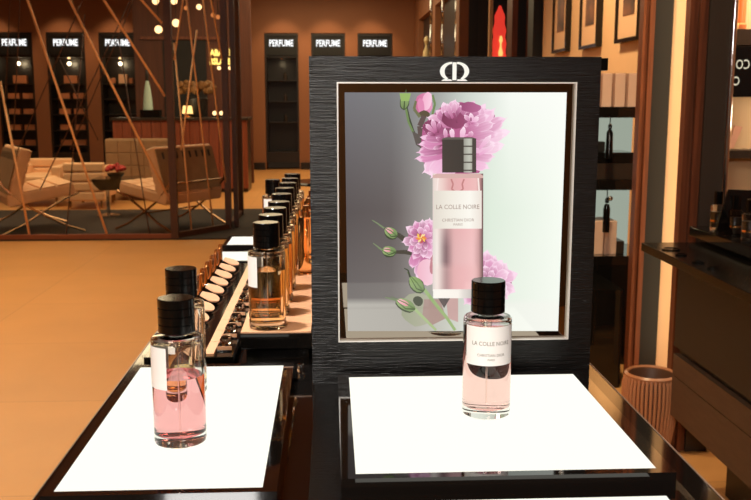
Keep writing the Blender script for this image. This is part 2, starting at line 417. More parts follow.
box_chair(12, 61, 206, 'low cream armchair with open seat behind the leftmost lounge chair', False)
# tall quilted sofa back
a = at_y(107, 190, 10.95); b = at_y(171, 190, 10.95)
t = thing('sofa', ((a.x + b.x) / 2, 10.95, 0), 'tall tan quilted sofa back in front of the reception desk', 'sofa')
w = b.x - a.x
mb = MB(); mb.box(-w / 2, w / 2, 0, .12, .1, .73, bev=.02)
for i in range(5):
    for k in range(4): mb.box(-w / 2 + w * i / 5 + .004, -w / 2 + w * (i + 1) / 5 - .004, -.008, .01, .12 + .15 * k, .262 + .15 * k, bev=.006)
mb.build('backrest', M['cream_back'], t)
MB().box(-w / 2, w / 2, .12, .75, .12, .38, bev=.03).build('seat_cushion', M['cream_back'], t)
for sx in (-1, 1):
    for y in (.05, .7): MB().box(sx * (w / 2 - .06) - .02, sx * (w / 2 - .06) + .02, y - .02, y + .02, 0, .12).build('leg', M['steel'], t)
# side table with flowers
p = at_y(118, 177.5, 9.45); zt = p.z
t = thing('side_table', (p.x, 9.45, .012), 'black side table with a tapered dish top beside the lounge chairs', 'side table')
zt -= .012
MB().prism([(-.22, zt), (.22, zt), (.20, zt - .05), (.14, zt - .11), (-.14, zt - .11), (-.20, zt - .05)], 'y', -.2, .2).build('table_top', M['gloss_black'], t)
MB().tube([(-.11, 0, zt - .1), (-.11, 0, .0)], .018, 12).build('pole', M['chrome'], t)
MB().lathe([(0, 0), (.12, 0), (.12, .012), (.02, .03), (0, .03)], (-.11, 0, 0), 24).build('base', M['chrome'], t)
v = thing('flower_bowl', (p.x - .01, 9.40, zt + .012), 'dark bowl of deep red flowers on the black side table', 'flower bowl')
MB().lathe([(0, 0), (.05, 0), (.08, .03), (.085, .05), (.07, .05), (.06, .03), (0, .015)], n=20).build('bowl', M['gloss_black'], v)
mb = MB()
for k in range(34):
    a_ = random.random() * 2 * PI; r_ = random.random() ** .5 * .10
    mb.ball((r_ * math.cos(a_), r_ * math.sin(a_), .075 + .05 * (1 - r_ / .10) * (.4 + random.random()) + .01), .020 + .008 * random.random(), seg=8)
mb.build('blossoms', M['red'], v)['kind'] = 'stuff'
# reception desk and what stands on it
YD = 11.9
a = at_y(112, 118, YD); b = at_y(247, 118, YD)
t = thing('reception_desk', ((a.x + b.x) / 2, YD, 0), 'reddish wooden reception desk behind the sofa', 'desk')
w = b.x - a.x; zt = a.z
mb = MB(); n = 14
for i in range(n): mb.box(-w / 2 + w * i / n + .003, -w / 2 + w * (i + 1) / n - .003, 0, .05, .05, zt - .03)
mb.build('front_panel', M['wood_desk'], t)
MB().box(-w / 2 + .01, w / 2 - .01, .05, .6, .0, zt - .03).build('body', M['wood_dark'], t)
MB().box(-w / 2 - .02, w / 2 + .02, -.03, .63, zt - .03, zt).build('desk_top', M['wood_dark'], t)
def on_desk(px): return at_y(px, 110, YD + .25).x
t = thing('table_lamp', (on_desk(187.5), YD + .25, zt), 'small table lamp with glowing cream shade on the reception desk', 'lamp')
MB().lathe([(0, 0), (.05, 0), (.05, .01), (.012, .02), (.012, .06), (0, .06)], n=16).build('base', M['gold'], t)
MB().lathe([(.07, .05), (.055, .15), (.0, .15)], n=24).lathe([(.0, .052), (.066, .052)], n=24).build('lamp_shade', emis('shade', (255, 200, 120), 2.0), t)
lamp('table_lamp_light', 'POINT', (on_desk(187.5), YD + .1, zt + .2), 1.5, WARM, .05)
t = thing('flower_arrangement', (on_desk(195), YD + .42, zt), 'large dark vase of amber blossoms behind the table lamp', 'flower arrangement')
MB().lathe([(0, 0), (.08, 0), (.13, .12), (.15, .24), (.13, .26), (0, .2)], n=24).build('vase', M['dark'], t)
mb = MB()
for k in range(46):
    a_ = random.random() * 2 * PI; r_ = random.random() ** .5 * .24
    mb.ball((r_ * math.cos(a_), r_ * .5 * math.sin(a_), .32 + .12 * random.random()), .03 + .02 * random.random(), seg=8)
mb.build('blossoms', mat('amber_flower', (118, 78, 36), .7, noise=.3), t)['kind'] = 'stuff'
t = thing('gown_figure', (on_desk(149), YD + .2, zt), 'pale teal tapered figure on a black block, left end of desk', 'figure')
MB().box(-.09, .16, -.08, .08, 0, .10).build('block', M['gloss_black'], t)
MB().lathe([(0, .1), (.062, .1), (.056, .22), (.040, .36), (.020, .46), (0, .47)], n=24).build('gown', mat('gown', (170, 190, 175), .6), t)
MB().lathe([(0, .46), (.016, .47), (.022, .53), (.014, .60), (0, .62)], n=16).build('head', M['dark'], t)
for k, px in enumerate((170, 221, 234)):
    t = thing('desk_light', (on_desk(px) if k else on_desk(214), YD + .3, zt), ['small amber votive on the desk between lamp and flowers', 'round amber globe light on desk below the gold sign', 'low amber light at the right end of the desk'][k], 'lamp')
    MB().lathe([(0, 0), (.04, 0), (.04, .03), (0, .03)], n=12).build('base', M['dark'], t)
    MB().ball((0, 0, .055), .028, seg=12).build('globe', LAMPM, t)
# dark panelling behind the desk, door frame and gold sign
YP = 13.2
a = at_y(136, 100, YP).x; b = at_y(252, 100, YP).x
struct(MB().box(a, b, YP, YP + .1, 0, 3.0), 'wall_desk', mat('panel_dark', (92, 50, 32), .5, noise=.25, nscale=5, bscale=(6, 6, .3)))
def on_p(px, py, d=0): return at_y(px, py, YP - d)
z0 = on_p(150, 38).z
struct(MB().box(on_p(141, 38).x, on_p(228, 38).x, YP - .04, YP - .001, z0 - .02, z0 + .02), 'trim_16', M['wood'])
struct(MB().box(on_p(163, 50).x, on_p(206, 50).x, YP - .02, YP - .001, .9, z0 - .03), 'trim_17', M['dark'])
GS = emis('gold_sign', (255, 215, 110), 1.8)
t = thing('gold_sign', on_p(222, 56, .03), 'glowing golden two-line sign on the dark panelling', 'sign')
for k, (px, lines) in enumerate([(216.5, [('ABA', .115, .02), ('BSLA', .115, -.10)]), (231.5, [('B', .13, .02), ('BS', .115, -.10)])]):
    c0 = on_p(px, 57, .03) - Vector(t.location)
    mb = MB(); put_text(mb, lines, lambda x, y: Vector((c0.x + x, -.002, c0.z + y)), wide=.78 if k == 0 else .95, bold=.006)
    mb.build('lettering', GS, t, fix=False)
for k, px in enumerate((219, 230)):
    q = on_p(px, 68, .04); t = thing('small_spotlight', q, ['small round light under the first block of the gold sign', 'small round light under the second block of the gold sign'][k], 'lamp')
    MB().ball((0, 0, 0), .026, seg=12).build('bulb', LAMPM, t); MB().box(-.01, .01, 0, .039, -.01, .01).build('bracket', M['dark'], t)
# hanging globe lights over the desk
for k, (px, py, r) in enumerate([(158.5, 29.5, .05), (176, 23, .05), (155.5, 1, .045), (174, 1, .045), (199, 7, .035), (186, 8, .028), (213, 15, .03), (218, 17, .03)]):
    q = at_y(px, py, 12.4 + .13 * (k % 4))
    t = thing('pendant_light', q, ['lowest glowing globe pendant left of the enclosure corner post', 'glowing globe pendant just right of the enclosure corner post', 'upper left globe pendant cut by the top edge', 'upper globe pendant cut by top edge above the corner post',
        'bright small pendant right of the corner post near the top', 'dim small pendant between two brighter globes', 'left of the two faint amber pendants by the dark post', 'right of the two faint amber pendants by the dark post'][k], 'pendant light', 'globe pendants over the reception desk')
    MB().ball((0, 0, 0), r, seg=16).build('globe', LAMPM if k < 5 else emis('dim_lamp', (220, 130, 70), .9), t)
    MB().tube([(0, 0, r - .005), (0, 0, 3.0 - q.z)], .006, 6).build('cord', M['dark'], t)
# round black stool by the display frame
p = at_z(318, 181, .40)
t = thing('round_stool', (p.x + .05, p.y, 0), 'round black low table on the tan floor left of the display', 'side table')
MB().lathe([(0, .37), (.30, .37), (.31, .385), (.30, .40), (0, .40)], n=40).build('table_top', M['gloss_black'], t)
MB().lathe([(0, 0), (.18, 0), (.16, .02), (.03, .04), (.03, .37), (0, .37)], n=24).build('pedestal', M['dark'], t)

# ------------------------------------------------------------------ glass enclosure with crossing copper rods
YE = 7.9
c0 = Vector((-1.335, YE, 0)); c1 = Vector((-.935, 8.45, 0)); c2 = Vector((-.925, 9.5, 0))
e = thing('lounge_enclosure', (c0.x, c0.y, 0), 'brown framed enclosure strung with crossing copper rods around the lounge', 'partition')
def rel(p): return Vector(p) - Vector(e.location)
for (c, s, zz) in ((c0, .03, 3.0), (c1, .028, 3.0), (c1 + Vector((.06, .12, 0)), .022, 3.0), (c2, .03, 3.0)):
    q = rel(c); MB().box(q.x - s, q.x + s, -s + q.y, s + q.y, .012, zz - .001).build('post', M['post'], e)
q = rel((-4.9, YE, 0)); MB().box(q.x, -.03, -.02, .02, .012, .05).build('bottom_rail', mat('rail', (120, 62, 38), .4), e)
def rail(a, b, w, z0, z1, name, m):
    a = rel(a); b = rel(b); d = (b - a).normalized(); nrm = Vector((-d.y, d.x, 0)) * w
    mb = MB(); P = [a + nrm, b + nrm, b - nrm, a - nrm]
    lo = [mb.b.verts.new((v.x, v.y, z0)) for v in P]; hi = [mb.b.verts.new((v.x, v.y, z1)) for v in P]
    mb.b.faces.new(lo); mb.b.faces.new(list(reversed(hi)))
    for k in range(4): mb.b.faces.new([lo[k], hi[k], hi[(k + 1) % 4], lo[(k + 1) % 4]])
    return mb.build(name, m, e)
rail(c0, c1, .02, .012, .06, 'bottom_rail', M['post']); rail(c1, c2, .02, .012, .06, 'bottom_rail', M['post'])
def rod(x0, y0, x1, y1, r=.012, m='rod', dY=0):
    a = rel(at_y(x0, y0, YE + dY)); b = rel(at_y(x1, y1, YE + dY)); d = b - a
    t1 = (2.98 - a.z) / d.z if abs(d.z) > 1e-6 else 0
    if y0 < 5: a = a + d * t1
    MB().tube([a, b], r, 8).build('rod', M[m], e)
for q in [(27.6, 0, 108, 237.5, .0105), (69.5, 0, 170, 201, .0105), (104, 0, 165, 96, .0105), (141.5, 0, 162, 23, .010), (0, 81, 30, 237.5, .0105)]: rod(*q)
for q in [(82.7, 0, 18, 150), (134, 0, 70, 150), (130, 1, 40, 190), (85, 14, 66, 237), (118, 35, 150, 237), (10, 0, 5, 110), (20, 0, 14, 130), (60, 60, 98, 140)]: rod(*q, .005, 'post')
def rod_side(x0, y0, x1, y1, r=.0075):
    """a rod in the angled right-hand bay between the corner post and the rear post"""
    def pt(x, y):
        d = ray(x, y); n = Vector((c1 - c0)).cross(Vector((0, 0, 1))); t_ = n.dot(c0 - Vector((0, 0, CZ))) / n.dot(d); return Vector((0, 0, CZ)) + d * t_
    a = pt(x0, y0); b = pt(x1, y1)
    if y0 < 5: a = a + (b - a) * ((2.98 - a.z) / (b - a).z)
    MB().tube([rel(a), rel(b)], r, 8).build('rod', M['rod'], e)
for q in [(174, 43, 191.5, 231), (187, 3, 213, 225), (203, 0, 228, 200), (183, 0, 174, 60), (211, 0, 222, 60), (197, 30, 181, 150)]: rod_side(*q)
g = MB(); pa = rel(c0); g.box(rel((-4.9, 0, 0)).x, -.035, .024, .030, .051, 2.99)
g.build('glass_pane', glassm('pane_glass', (255, 255, 255), 1.2), e)

# ================================================================== RIGHT SIDE: gallery
frames = [(7.13, 6.71, 1.535, 'leftmost framed photograph on the pale wall, farthest away'), (6.35, 5.93, 1.523, 'middle framed photograph on the pale wall'), (5.55, 5.13, 1.519, 'nearest framed photograph on the pale wall beside the wooden column')]
for k, (ya, yb, zb, lb) in enumerate(frames):
    t = thing('picture_frame', (1.74, (ya + yb) / 2, zb), lb, 'picture frame', 'black framed photographs on the pale wall')
    w = (ya - yb) / 2; h = .62
    MB().box(-.04, 0, -w, -w + .022, 0, h).box(-.04, 0, w - .022, w, 0, h).box(-.04, 0, -w + .022, w - .022, 0, .022).box(-.04, 0, -w + .022, w - .022, h - .022, h).build('frame', M['cap'], t)
    MB().box(-.025, -.001, -w + .022, w - .022, .022, h - .022).build('mat_board', mat('matb', (226, 178, 138), .7), t)
    pm = mat('photo_%d' % k, (112, 66, 42), .5, noise=.75, nscale=[7, 9, 6][k])
    MB().box(-.028, -.0255, -w + .11, w - .11, .15, h - .1).build('photograph', pm, t)
# boxes and shelves
SY = 4.0
t = thing('wall_shelf', (1.2, SY, 0), 'black shelving with pale backlit glass behind the display frame', 'shelf unit')
def r_(x): return x - 1.2
for (za, zb) in ((1.115, 1.161), (.798, .842), (.46, .502)): MB().box(r_(.98), r_(1.44), 0, .35, za, zb).build('shelf', M['tray_black'], t)
MB().box(r_(.98), r_(1.44), .352, .37, .502, 1.113).build('back_panel', emis('back_light', (176, 186, 170), .75), t)
MB().box(r_(.94), r_(1.205), -.34, -.001, 0, .42).box(r_(.985), r_(1.44), .0, .35, 0, .459).build('base_cabinet', M['gloss_black'], t)
MB().box(r_(.94), r_(.98), 0, .37, 0, 1.16).build('side_panel', M['tray_black'], t)
for k, (x0, x1) in enumerate([(594, 599), (602.3, 612), (615.2, 625.3), (628.5, 638.5), (641.5, 648)]):
    a = at_y(x0, 72, SY + .03); b = at_y(x1, 106, SY + .03)
    o = tag(MB().box(a.x + .003, b.x - .003, SY + .03, SY + .15, 1.161, 1.307, bev=.002).build('perfume_box', M['box_pink'], loc=((a.x + b.x) / 2, SY + .09, 1.161)),
            ['pale pink box partly hidden by the frame, first on the top shelf', 'pale pink box second on the top shelf behind the frame', 'pale pink box in the middle of the top shelf', 'pale pink box fourth on the top shelf, before the column', 'pale pink box half hidden by the wooden column'][k],
            'perfume box', 'pale pink boxes on the top shelf')
for k, (x0, x1) in enumerate([(593.5, 603), (605.5, 616)]):
    a = at_y(x0, 221, SY + .05); b = at_y(x1, 253, SY + .05)
    tag(MB().box(a.x, b.x, SY + .05, SY + .2, .502, .502 + (a.z - b.z) + .005, bev=.002).build('perfume_box', M['box_pink'], loc=((a.x + b.x) / 2, SY + .1, .502)),
        ['tall cream box standing left on the lowest lit shelf', 'tall cream box right of its twin on the lowest lit shelf'][k], 'perfume box', 'tall cream boxes on the lowest lit shelf')
o = tag(MB().box(1.28, 1.33, SY + .06, SY + .2, .502, .56, bev=.003).build('dark_box', M['wood_dark'], loc=(1.3, SY + .1, .502)), 'small dark box beside the cream boxes on the lowest lit shelf', 'box')
t = thing('glass_jar', (1.275, SY + .26, .502), 'greenish glass jar behind the small dark box', 'jar')
MB().lathe([(0, 0), (.028, 0), (.03, .01), (.03, .12), (.022, .135), (0, .136)], n=24).build('jar_body', mat('green_glass', (150, 170, 130), .1, trans=.7), t)
t = thing('gift_box', (at_y(612, 170, SY + .08).x, SY + .08, .842), 'wide dark lidded box on the middle lit shelf', 'box')
a = at_y(592, 153, SY + .08); b = at_y(630, 153, SY + .08); w = (b.x - a.x) / 2
MB().box(-w, w, -.05, .15, 0, .072, bev=.002).build('box_body', M['wood_dark'], t)
MB().box(-w - .001, w + .001, -.051, .151, .0725, .12, bev=.002).build('lid', M['gloss_black'], t)
o = tag(MB().box(-.02, .02, -.03, .03, 0, .045, bev=.002).build('small_box', M['dark']), 'small dark box on top of the wide lidded box', 'box'); o.location = (a.x + .035, SY + .1, .9625)
for k, (px, y0, y1, w) in enumerate([(610.5, 116, 158, .014), (607.5, 190, 232, .015)]):
    a = at_y(px, y0, SY - .03); b = at_y(px, y1, SY - .03)
    t = thing('tassel', (a.x, SY - .03, b.z), ['black tapered tassel hanging over the middle lit shelf', 'black cylinder tassel with silver bead over the lowest lit shelf'][k], 'tassel')
    h = a.z - b.z
    MB().lathe([(0, 0), (w * 1.2, 0), (w, h * .6), (w * .55, h * .68), (0, h * .7)] if k == 0 else [(0, 0), (w, 0), (w, h * .55), (w * .7, h * .66), (0, h * .68)], n=20).build('tassel_body', M['cap'], t)
    MB().lathe([(0, h * .68), (w * .6, h * .7), (w * .6, h * .78), (w * .3, h * .82), (0, h * .83)], n=16).build('knot', M['cap'], t)
    MB().tube([(0, 0, h * .8), (0, 0, h * 1.02), (0, .029, h * 1.03)], .0022, 6).build('cord', M['cap'], t)
    if k: MB().ball((.014, 0, h * .8), .011).build('bead', M['chrome'], t)
# red picture with a golden bottle, chrome racks
YR = 9.3
a = at_y(488.5, 70, YR); b = at_y(512, -20, YR)
t = thing('red_poster', ((a.x + b.x) / 2, YR, a.z), 'tall narrow backlit picture of a red gown in a tan frame', 'poster')
w = (b.x - a.x) / 2; h = b.z - a.z
MB().box(-w, -w + .035, 0, .06, 0, h).box(w - .035, w, 0, .06, 0, h).box(-w + .035, w - .035, 0, .06, 0, .02).box(-w + .035, w - .035, .0, .06, h - .02, h).build('frame', M['wall_light'], t)
MB().box(-w + .035, w - .035, .03, .06, .02, h - .02).build('back_panel', M['dark'], t)
gp = []
for i in range(21):
    u = i / 20; gp.append((-(w - .036) * (1 - .55 * u ** 3 - .30 * u ** 14) + .006 * math.sin(9 * u * PI), .02 + u * .74 * (h - .05)))
pts = gp + [(-(x) * .95, z) for x, z in reversed(gp)]
MB().prism(pts, 'y', .024, .030).build('red_gown', mat('gown_red', (226, 60, 48), .6, emit=(235, 62, 48), es=.75, noise=.2, nscale=14), t)
q = at_y(500.5, 56, YR - .0)
MB().lathe([(0, 0), (.020, 0), (.023, .03), (.009, .09), (.008, .12), (.018, .15), (.011, .19), (0, .20)], (q.x - t.location.x, .0, q.z - a.z), 20).build('golden_bottle', emis('gold_glow', (255, 215, 120), 1.0), t)
for k, px in enumerate((431, 442.5, 456)):
    t = at_y(px, 40, 10.2 + .0)
    o = MB()
    for s in range(9): o.tube([(0, 0, .012 + s * .33), (0, 0, .012 + s * .33 + .27)], .014, 10)
    o.tube([(0, 0, .0), (0, 0, 2.99)], .009, 8)
    o = tag(o.build('chrome_rack_pole', M['chrome']), ['leftmost of three chrome poles above the display frame', 'middle one of three chrome poles above the display frame', 'rightmost of three chrome poles, beside the orange pillar'][k], 'pole', 'chrome poles beside the far right wall')
    o.location = (t.x, 10.2, 0)
q = at_y(426.5, 57, 11.0)
t = thing('gold_bottle', (q.x, 11.0, 0), 'pale gold bottle figure on a stand before the dark recess', 'figure')
MB().lathe([(0, 0), (.10, 0), (.10, .02), (.02, .03), (.02, q.z - .05), (.05, q.z - .04), (.05, q.z - .01), (0, q.z - .01)], n=20).build('stand', M['dark'], t)
MB().lathe([(0, q.z - .01), (.045, q.z - .005), (.04, q.z + .06), (.015, q.z + .12), (.018, q.z + .15), (.034, q.z + .19), (.02, q.z + .23), (0, q.z + .24)], n=20).build('bottle', mat('palegold', (220, 200, 150), .3), t)

# ================================================================== RIGHT CABINET
t = thing('drawer_cabinet', (1.05, 2.0, 0), 'dark drawer cabinet with a glossy black glass top at the right edge', 'cabinet')
def c_(x0, x1, y0, y1, z0, z1): return (x0 - 1.05, x1 - 1.05, y0 - 2.0, y1 - 2.0, z0, z1)
zl = at_x(672, 348, 1.05).z
MB().box(*c_(1.07, 1.88, .9, 2.69, .23, .734)).build('body', M['niche'], t)
MB().box(*c_(1.2, 1.85, 1.0, 2.6, 0, .23)).build('plinth', M['niche'], t)
for (ya, yb) in ((1.0, 1.83), (1.84, 2.69)):
    MB().box(*c_(1.05, 1.069, ya, yb, zl + .012, .73)).build('drawer', M['drawer'], t)
    MB().box(*c_(1.05, 1.069, ya, yb, .36, zl - .012)).build('drawer', M['drawer_low'], t)
    MB().box(*c_(1.05, 1.069, ya, yb, .23, .357)).build('drawer', M['drawer_low'], t)
MB().box(*c_(.957, 1.88, .9, 2.76, .735, .76), bev=.002).build('glass_top', mat('black_glass_top', (10, 9, 8), .2, spec=.15), t)
tr = thing('bottle_tray', (1.3, 2.3, .7605), 'raised glossy black tray on the right cabinet carrying small bottles', 'tray')
MB().box(-.17, .5, -.9, .52, .012, .042, bev=.002).build('tray_top', M['gloss_black'], tr); MB().box(-.14, .48, -.88, .50, 0, .012).build('foot', M['niche'], tr)
for k, (px, py) in enumerate([(671, 249.5), (681, 255), (698, 262.5), (713, 268.5)]):
    q = at_z(px, py, .7605)
    t = thing('ring_dish', (q.x, q.y, .7605), ['flat black ring nearest the far corner of the glass top', 'second small black ring along the glass top edge', 'third small black ring along the glass top edge', 'black ring nearest the raised tray on the glass top'][k], 'ring', 'flat black rings on the right glass top')
    r0 = .022 if k == 0 else .012
    MB().lathe([(r0, 0), (r0 + .004, 0), (r0 + .004, .004), (r0, .004), (r0, 0)], n=32).build('rim', M['cap'], t)
amberm = glassm('dark_amber', (190, 110, 80), 1.2)
for k, (px, py) in enumerate([(717, 229), (734, 235), (749, 240)]):
    q = at_z(px, py, .803)
    t = thing('perfume_bottle', (q.x, q.y, .803), ['small dark bottle with black cap, leftmost on the raised tray', 'small dark bottle with black cap, middle one on the raised tray', 'small dark bottle cut by the right edge on the raised tray'][k], 'perfume bottle', 'small dark bottles on the raised tray'); t.scale = (1.22,) * 3
    MB().lathe([(0, 0), (.018, 0), (.0185, .002), (.0185, .06), (.016, .063), (0, .064)], n=24).build('bottle_body', M['glass'], t)
    MB().lathe([(0, .006), (.0165, .006), (.0165, .045), (0, .045)], n=24).build('liquid', M['wood_dark'], t)
    MB().lathe([(0, .0645), (.011, .0645), (.011, .095), (0, .095)], n=24).build('cap', M['cap'], t)
    MB().lathe([(.0188, .020), (.0188, .024), (.0186, .024), (.0186, .020), (.0188, .020)], n=24).build('gold_band', M['gold'], t)
# leaning black board
q0 = at_y(730.5, 171, 2.62)
o = MB().prism([(-.035, 0), (.24, 0), (.24, .125), (.012, .135)], 'y', 0, .008)
o.b.transform(Matrix.Rotation(math.radians(-12), 4, 'X'))
o = tag(o.build('display_board', M['cap']), 'black board leaning behind the small bottles on the raised tray', 'board'); o.location = (q0.x - .01, 2.60, .8045)
# alcove things: the mirror's reflection, built as solids behind the chrome edge
YA = 3.2
def ax(px, py): return at_y(px, py, YA)
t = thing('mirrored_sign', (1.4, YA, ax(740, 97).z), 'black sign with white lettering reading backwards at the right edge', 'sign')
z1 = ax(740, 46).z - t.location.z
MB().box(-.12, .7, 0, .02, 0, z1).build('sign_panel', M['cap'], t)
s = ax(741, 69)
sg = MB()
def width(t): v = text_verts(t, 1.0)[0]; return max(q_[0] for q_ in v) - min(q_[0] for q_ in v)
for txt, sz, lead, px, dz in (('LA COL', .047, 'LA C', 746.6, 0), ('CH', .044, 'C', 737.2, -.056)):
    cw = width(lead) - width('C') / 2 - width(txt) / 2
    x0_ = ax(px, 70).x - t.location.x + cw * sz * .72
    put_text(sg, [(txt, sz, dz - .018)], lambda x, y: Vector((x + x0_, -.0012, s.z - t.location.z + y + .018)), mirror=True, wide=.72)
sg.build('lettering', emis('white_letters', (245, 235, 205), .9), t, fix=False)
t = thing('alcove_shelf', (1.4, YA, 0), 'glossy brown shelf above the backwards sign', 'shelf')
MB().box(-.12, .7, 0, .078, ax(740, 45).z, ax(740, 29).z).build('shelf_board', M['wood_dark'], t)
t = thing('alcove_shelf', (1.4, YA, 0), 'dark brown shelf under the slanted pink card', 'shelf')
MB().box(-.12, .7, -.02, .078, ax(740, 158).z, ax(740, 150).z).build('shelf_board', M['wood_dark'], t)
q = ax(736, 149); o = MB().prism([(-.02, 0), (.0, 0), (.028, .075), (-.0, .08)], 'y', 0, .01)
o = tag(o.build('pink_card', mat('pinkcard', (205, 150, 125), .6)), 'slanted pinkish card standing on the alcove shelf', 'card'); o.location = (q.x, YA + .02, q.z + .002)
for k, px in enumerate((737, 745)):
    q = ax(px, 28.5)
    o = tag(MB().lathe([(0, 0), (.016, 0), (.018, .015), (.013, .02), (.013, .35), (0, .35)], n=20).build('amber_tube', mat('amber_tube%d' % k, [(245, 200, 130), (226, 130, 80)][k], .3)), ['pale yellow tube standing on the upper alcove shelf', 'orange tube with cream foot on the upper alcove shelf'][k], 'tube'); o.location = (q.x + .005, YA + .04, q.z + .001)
# ribbed wooden bin
q = at_z(650, 377, .34)
t = thing('waste_bin', (q.x, 2.86, 0), 'ribbed wooden waste bin between the counter and the drawer cabinet', 'bin')
t.location.x = at_y(651, 377, 2.86).x
RB = .087
mb = MB(); prof = [(.052, .0), (.066, .06), (.080, .15), (.087, .22), (.086, .28), (.080, .305)]
mb.lathe([(0, .004)] + [(r - .006, z + .004) for r, z in prof] + [(prof[-1][0] - .012, .30), (.06, .12), (.045, .02), (0, .02)], n=40).build('liner', mat('bin_in', (96, 62, 42), .5), t)
mb = MB()
for k in range(40):
    a_ = 2 * PI * k / 40
    mb.tube([(r * math.cos(a_), r * math.sin(a_), z + .002) for r, z in prof], .0052, 8)
mb.build('ribs', mat('bin_wood', (214, 146, 100), .35), t)
MB().lathe([(.074, .302), (.084, .298), (.086, .310), (.078, .316), (.072, .310), (.074, .302)], n=48).build('rim', mat('bin_rim', (190, 125, 85), .3), t)

# ================================================================== MAIN COUNTER
t = thing('display_counter', (.04, 1.35, 0), 'long glossy black counter in the foreground', 'counter')
MB().box(-.305, .305, -1.0, .87, .835, .85, bev=.0015).build('counter_top', M['gloss_black'], t)
MB().box(-.285, .285, -.98, .85, 0, .834).build('counter_body', M['gloss_black'], t)
for s in (-1, 1): MB().box(s * .3045 - .0006, s * .3045 + .0006, -1.0, .87, .8493, .8508).build('edge_line', mat('edge', (170, 140, 120), .3), t)
PANEL = emis('panel_light', (255, 253, 239), 1.12)
def tray(x0, x1, y0, y1, z, label, b=(.012, .012, .012, .012), zb=.85, bot=None, grp='lit white trays let into the counter'):
    """x0..y1 is the lit area; b = border left, right, front, back"""
    t = thing('light_tray', ((x0 + x1) / 2, (y0 + y1) / 2, zb + .0004), label, 'light tray', grp)
    hx = (x1 - x0) / 2; hy = (y1 - y0) / 2; h = z - zb
    MB().box(-hx - b[0], hx + b[1], -hy - b[2], -hy, 0, h).box(-hx - b[0], hx + b[1], hy, hy + b[3], 0, h).box(-hx - b[0], -hx, -hy, hy, 0, h).box(hx, hx + b[1], -hy, hy, 0, h).box(-hx, hx, -hy, hy, 0, h - .003).build('tray', M['tray_black'], t)
    MB().box(-hx, hx, -hy, hy, h - .003, h).build('light_panel', PANEL, t)
    return t
# textured base of the display with its frame
D = thing('poster_display', (.148, 1.12, .8504), 'black brushed display frame holding a backlit rose and perfume poster', 'display frame')
def d_(x0, x1, y0, y1, z0, z1): return (x0 - .148, x1 - .148, y0 - 1.12, y1 - 1.12, z0 - .8504, z1 - .8504)
MB().box(*d_(-.021, .316, .70, 1.145, .8504, .8544), bev=.001).build('base', M['brushed'], D)
FX0, FX1, FZ0, FZ1 = -.0235, .3185, .8545, 1.2475; FY = 1.085
IX0, IX1, IZ0, IZ1 = .0085, .2905, .9075, 1.2183
mb = MB()
for a in ((FX0, FX1, FZ0, IZ0), (FX0, FX1, IZ1, FZ1), (FX0, IX0, IZ0, IZ1), (IX1, FX1, IZ0, IZ1)):
    mb.box(*d_(a[0], a[1], FY, FY + .055, a[2], a[3]))
bmesh.ops.remove_doubles(mb.b, verts=mb.b.verts[:], dist=1e-5)
mb.build('frame', M['brushed'], D)
MB().box(*d_(IX0 + .0004, IX1 - .0004, 1.0905, 1.139, IZ0 + .0004, IZ1 - .0004)).build('mirror_border', M['mirror_dark'], D)
tw = .0016; mb = MB()
for a in ((IX0, IX1, IZ1 - tw, IZ1), (IX0, IX1, IZ0, IZ0 + tw), (IX0, IX0 + tw, IZ0 + tw, IZ1 - tw), (IX1 - tw, IX1, IZ0 + tw, IZ1 - tw)):
    mb.box(*d_(a[0], a[1], FY - .0012, FY + .006, a[2], a[3]))
mb.build('trim', mat('trim_silver', (240, 238, 234), .3, .3), D)
MB().box(*d_(.3187, .337, 1.12, 1.138, 1.233, 1.2475)).build('hinge_block', M['cap'], D)
# emblem
def emblem():
    c = at_y(454.4, 71.5, FY); k = .0342 / 360   # crop units -> m
    mb = MB(); cx, cy = 369, 208
    def P(x, y): return Vector(((x - cx) * k + c.x - .148, FY - .0016 - 1.12, (cy - y) * k + c.z - .8504))
    def strip(A, B):
        va = [mb.b.verts.new(P(*p)) for p in A]; vb = [mb.b.verts.new(P(*p)) for p in B]
        for i in range(len(A) - 1): mb.b.faces.new([va[i], va[i + 1], vb[i + 1], vb[i]])
    strip([(345, 98), (393, 98)], [(345, 312), (393, 312)])
    for s in (1, -1):
        A = []; B = []
        for i in range(29):
            a = math.radians(90 + i * 152 / 28)
            x = 338 + 148 * math.cos(a); y = 205 - 112 * math.sin(a); X = 338 + 92 * math.cos(a); Y = 210 - 92 * math.sin(a)
            A.append((cx + s * (x - cx), y)); B.append((cx + s * (X - cx), Y))
        strip(A, B)
        f = [(205, 322), (340, 322)], [(240, 300), (330, 304)]
        strip([(cx + s * (x - cx), y) for x, y in f[0]], [(cx + s * (x - cx), y) for x, y in f[1]])
    r = bmesh.ops.extrude_face_region(mb.b, geom=mb.b.faces[:])
    for v in [g for g in r['geom'] if isinstance(g, bmesh.types.BMVert)]: v.co.y += .0016
    mb.build('emblem', emis('emblem_white', (255, 250, 238), 1.0), D)
emblem()
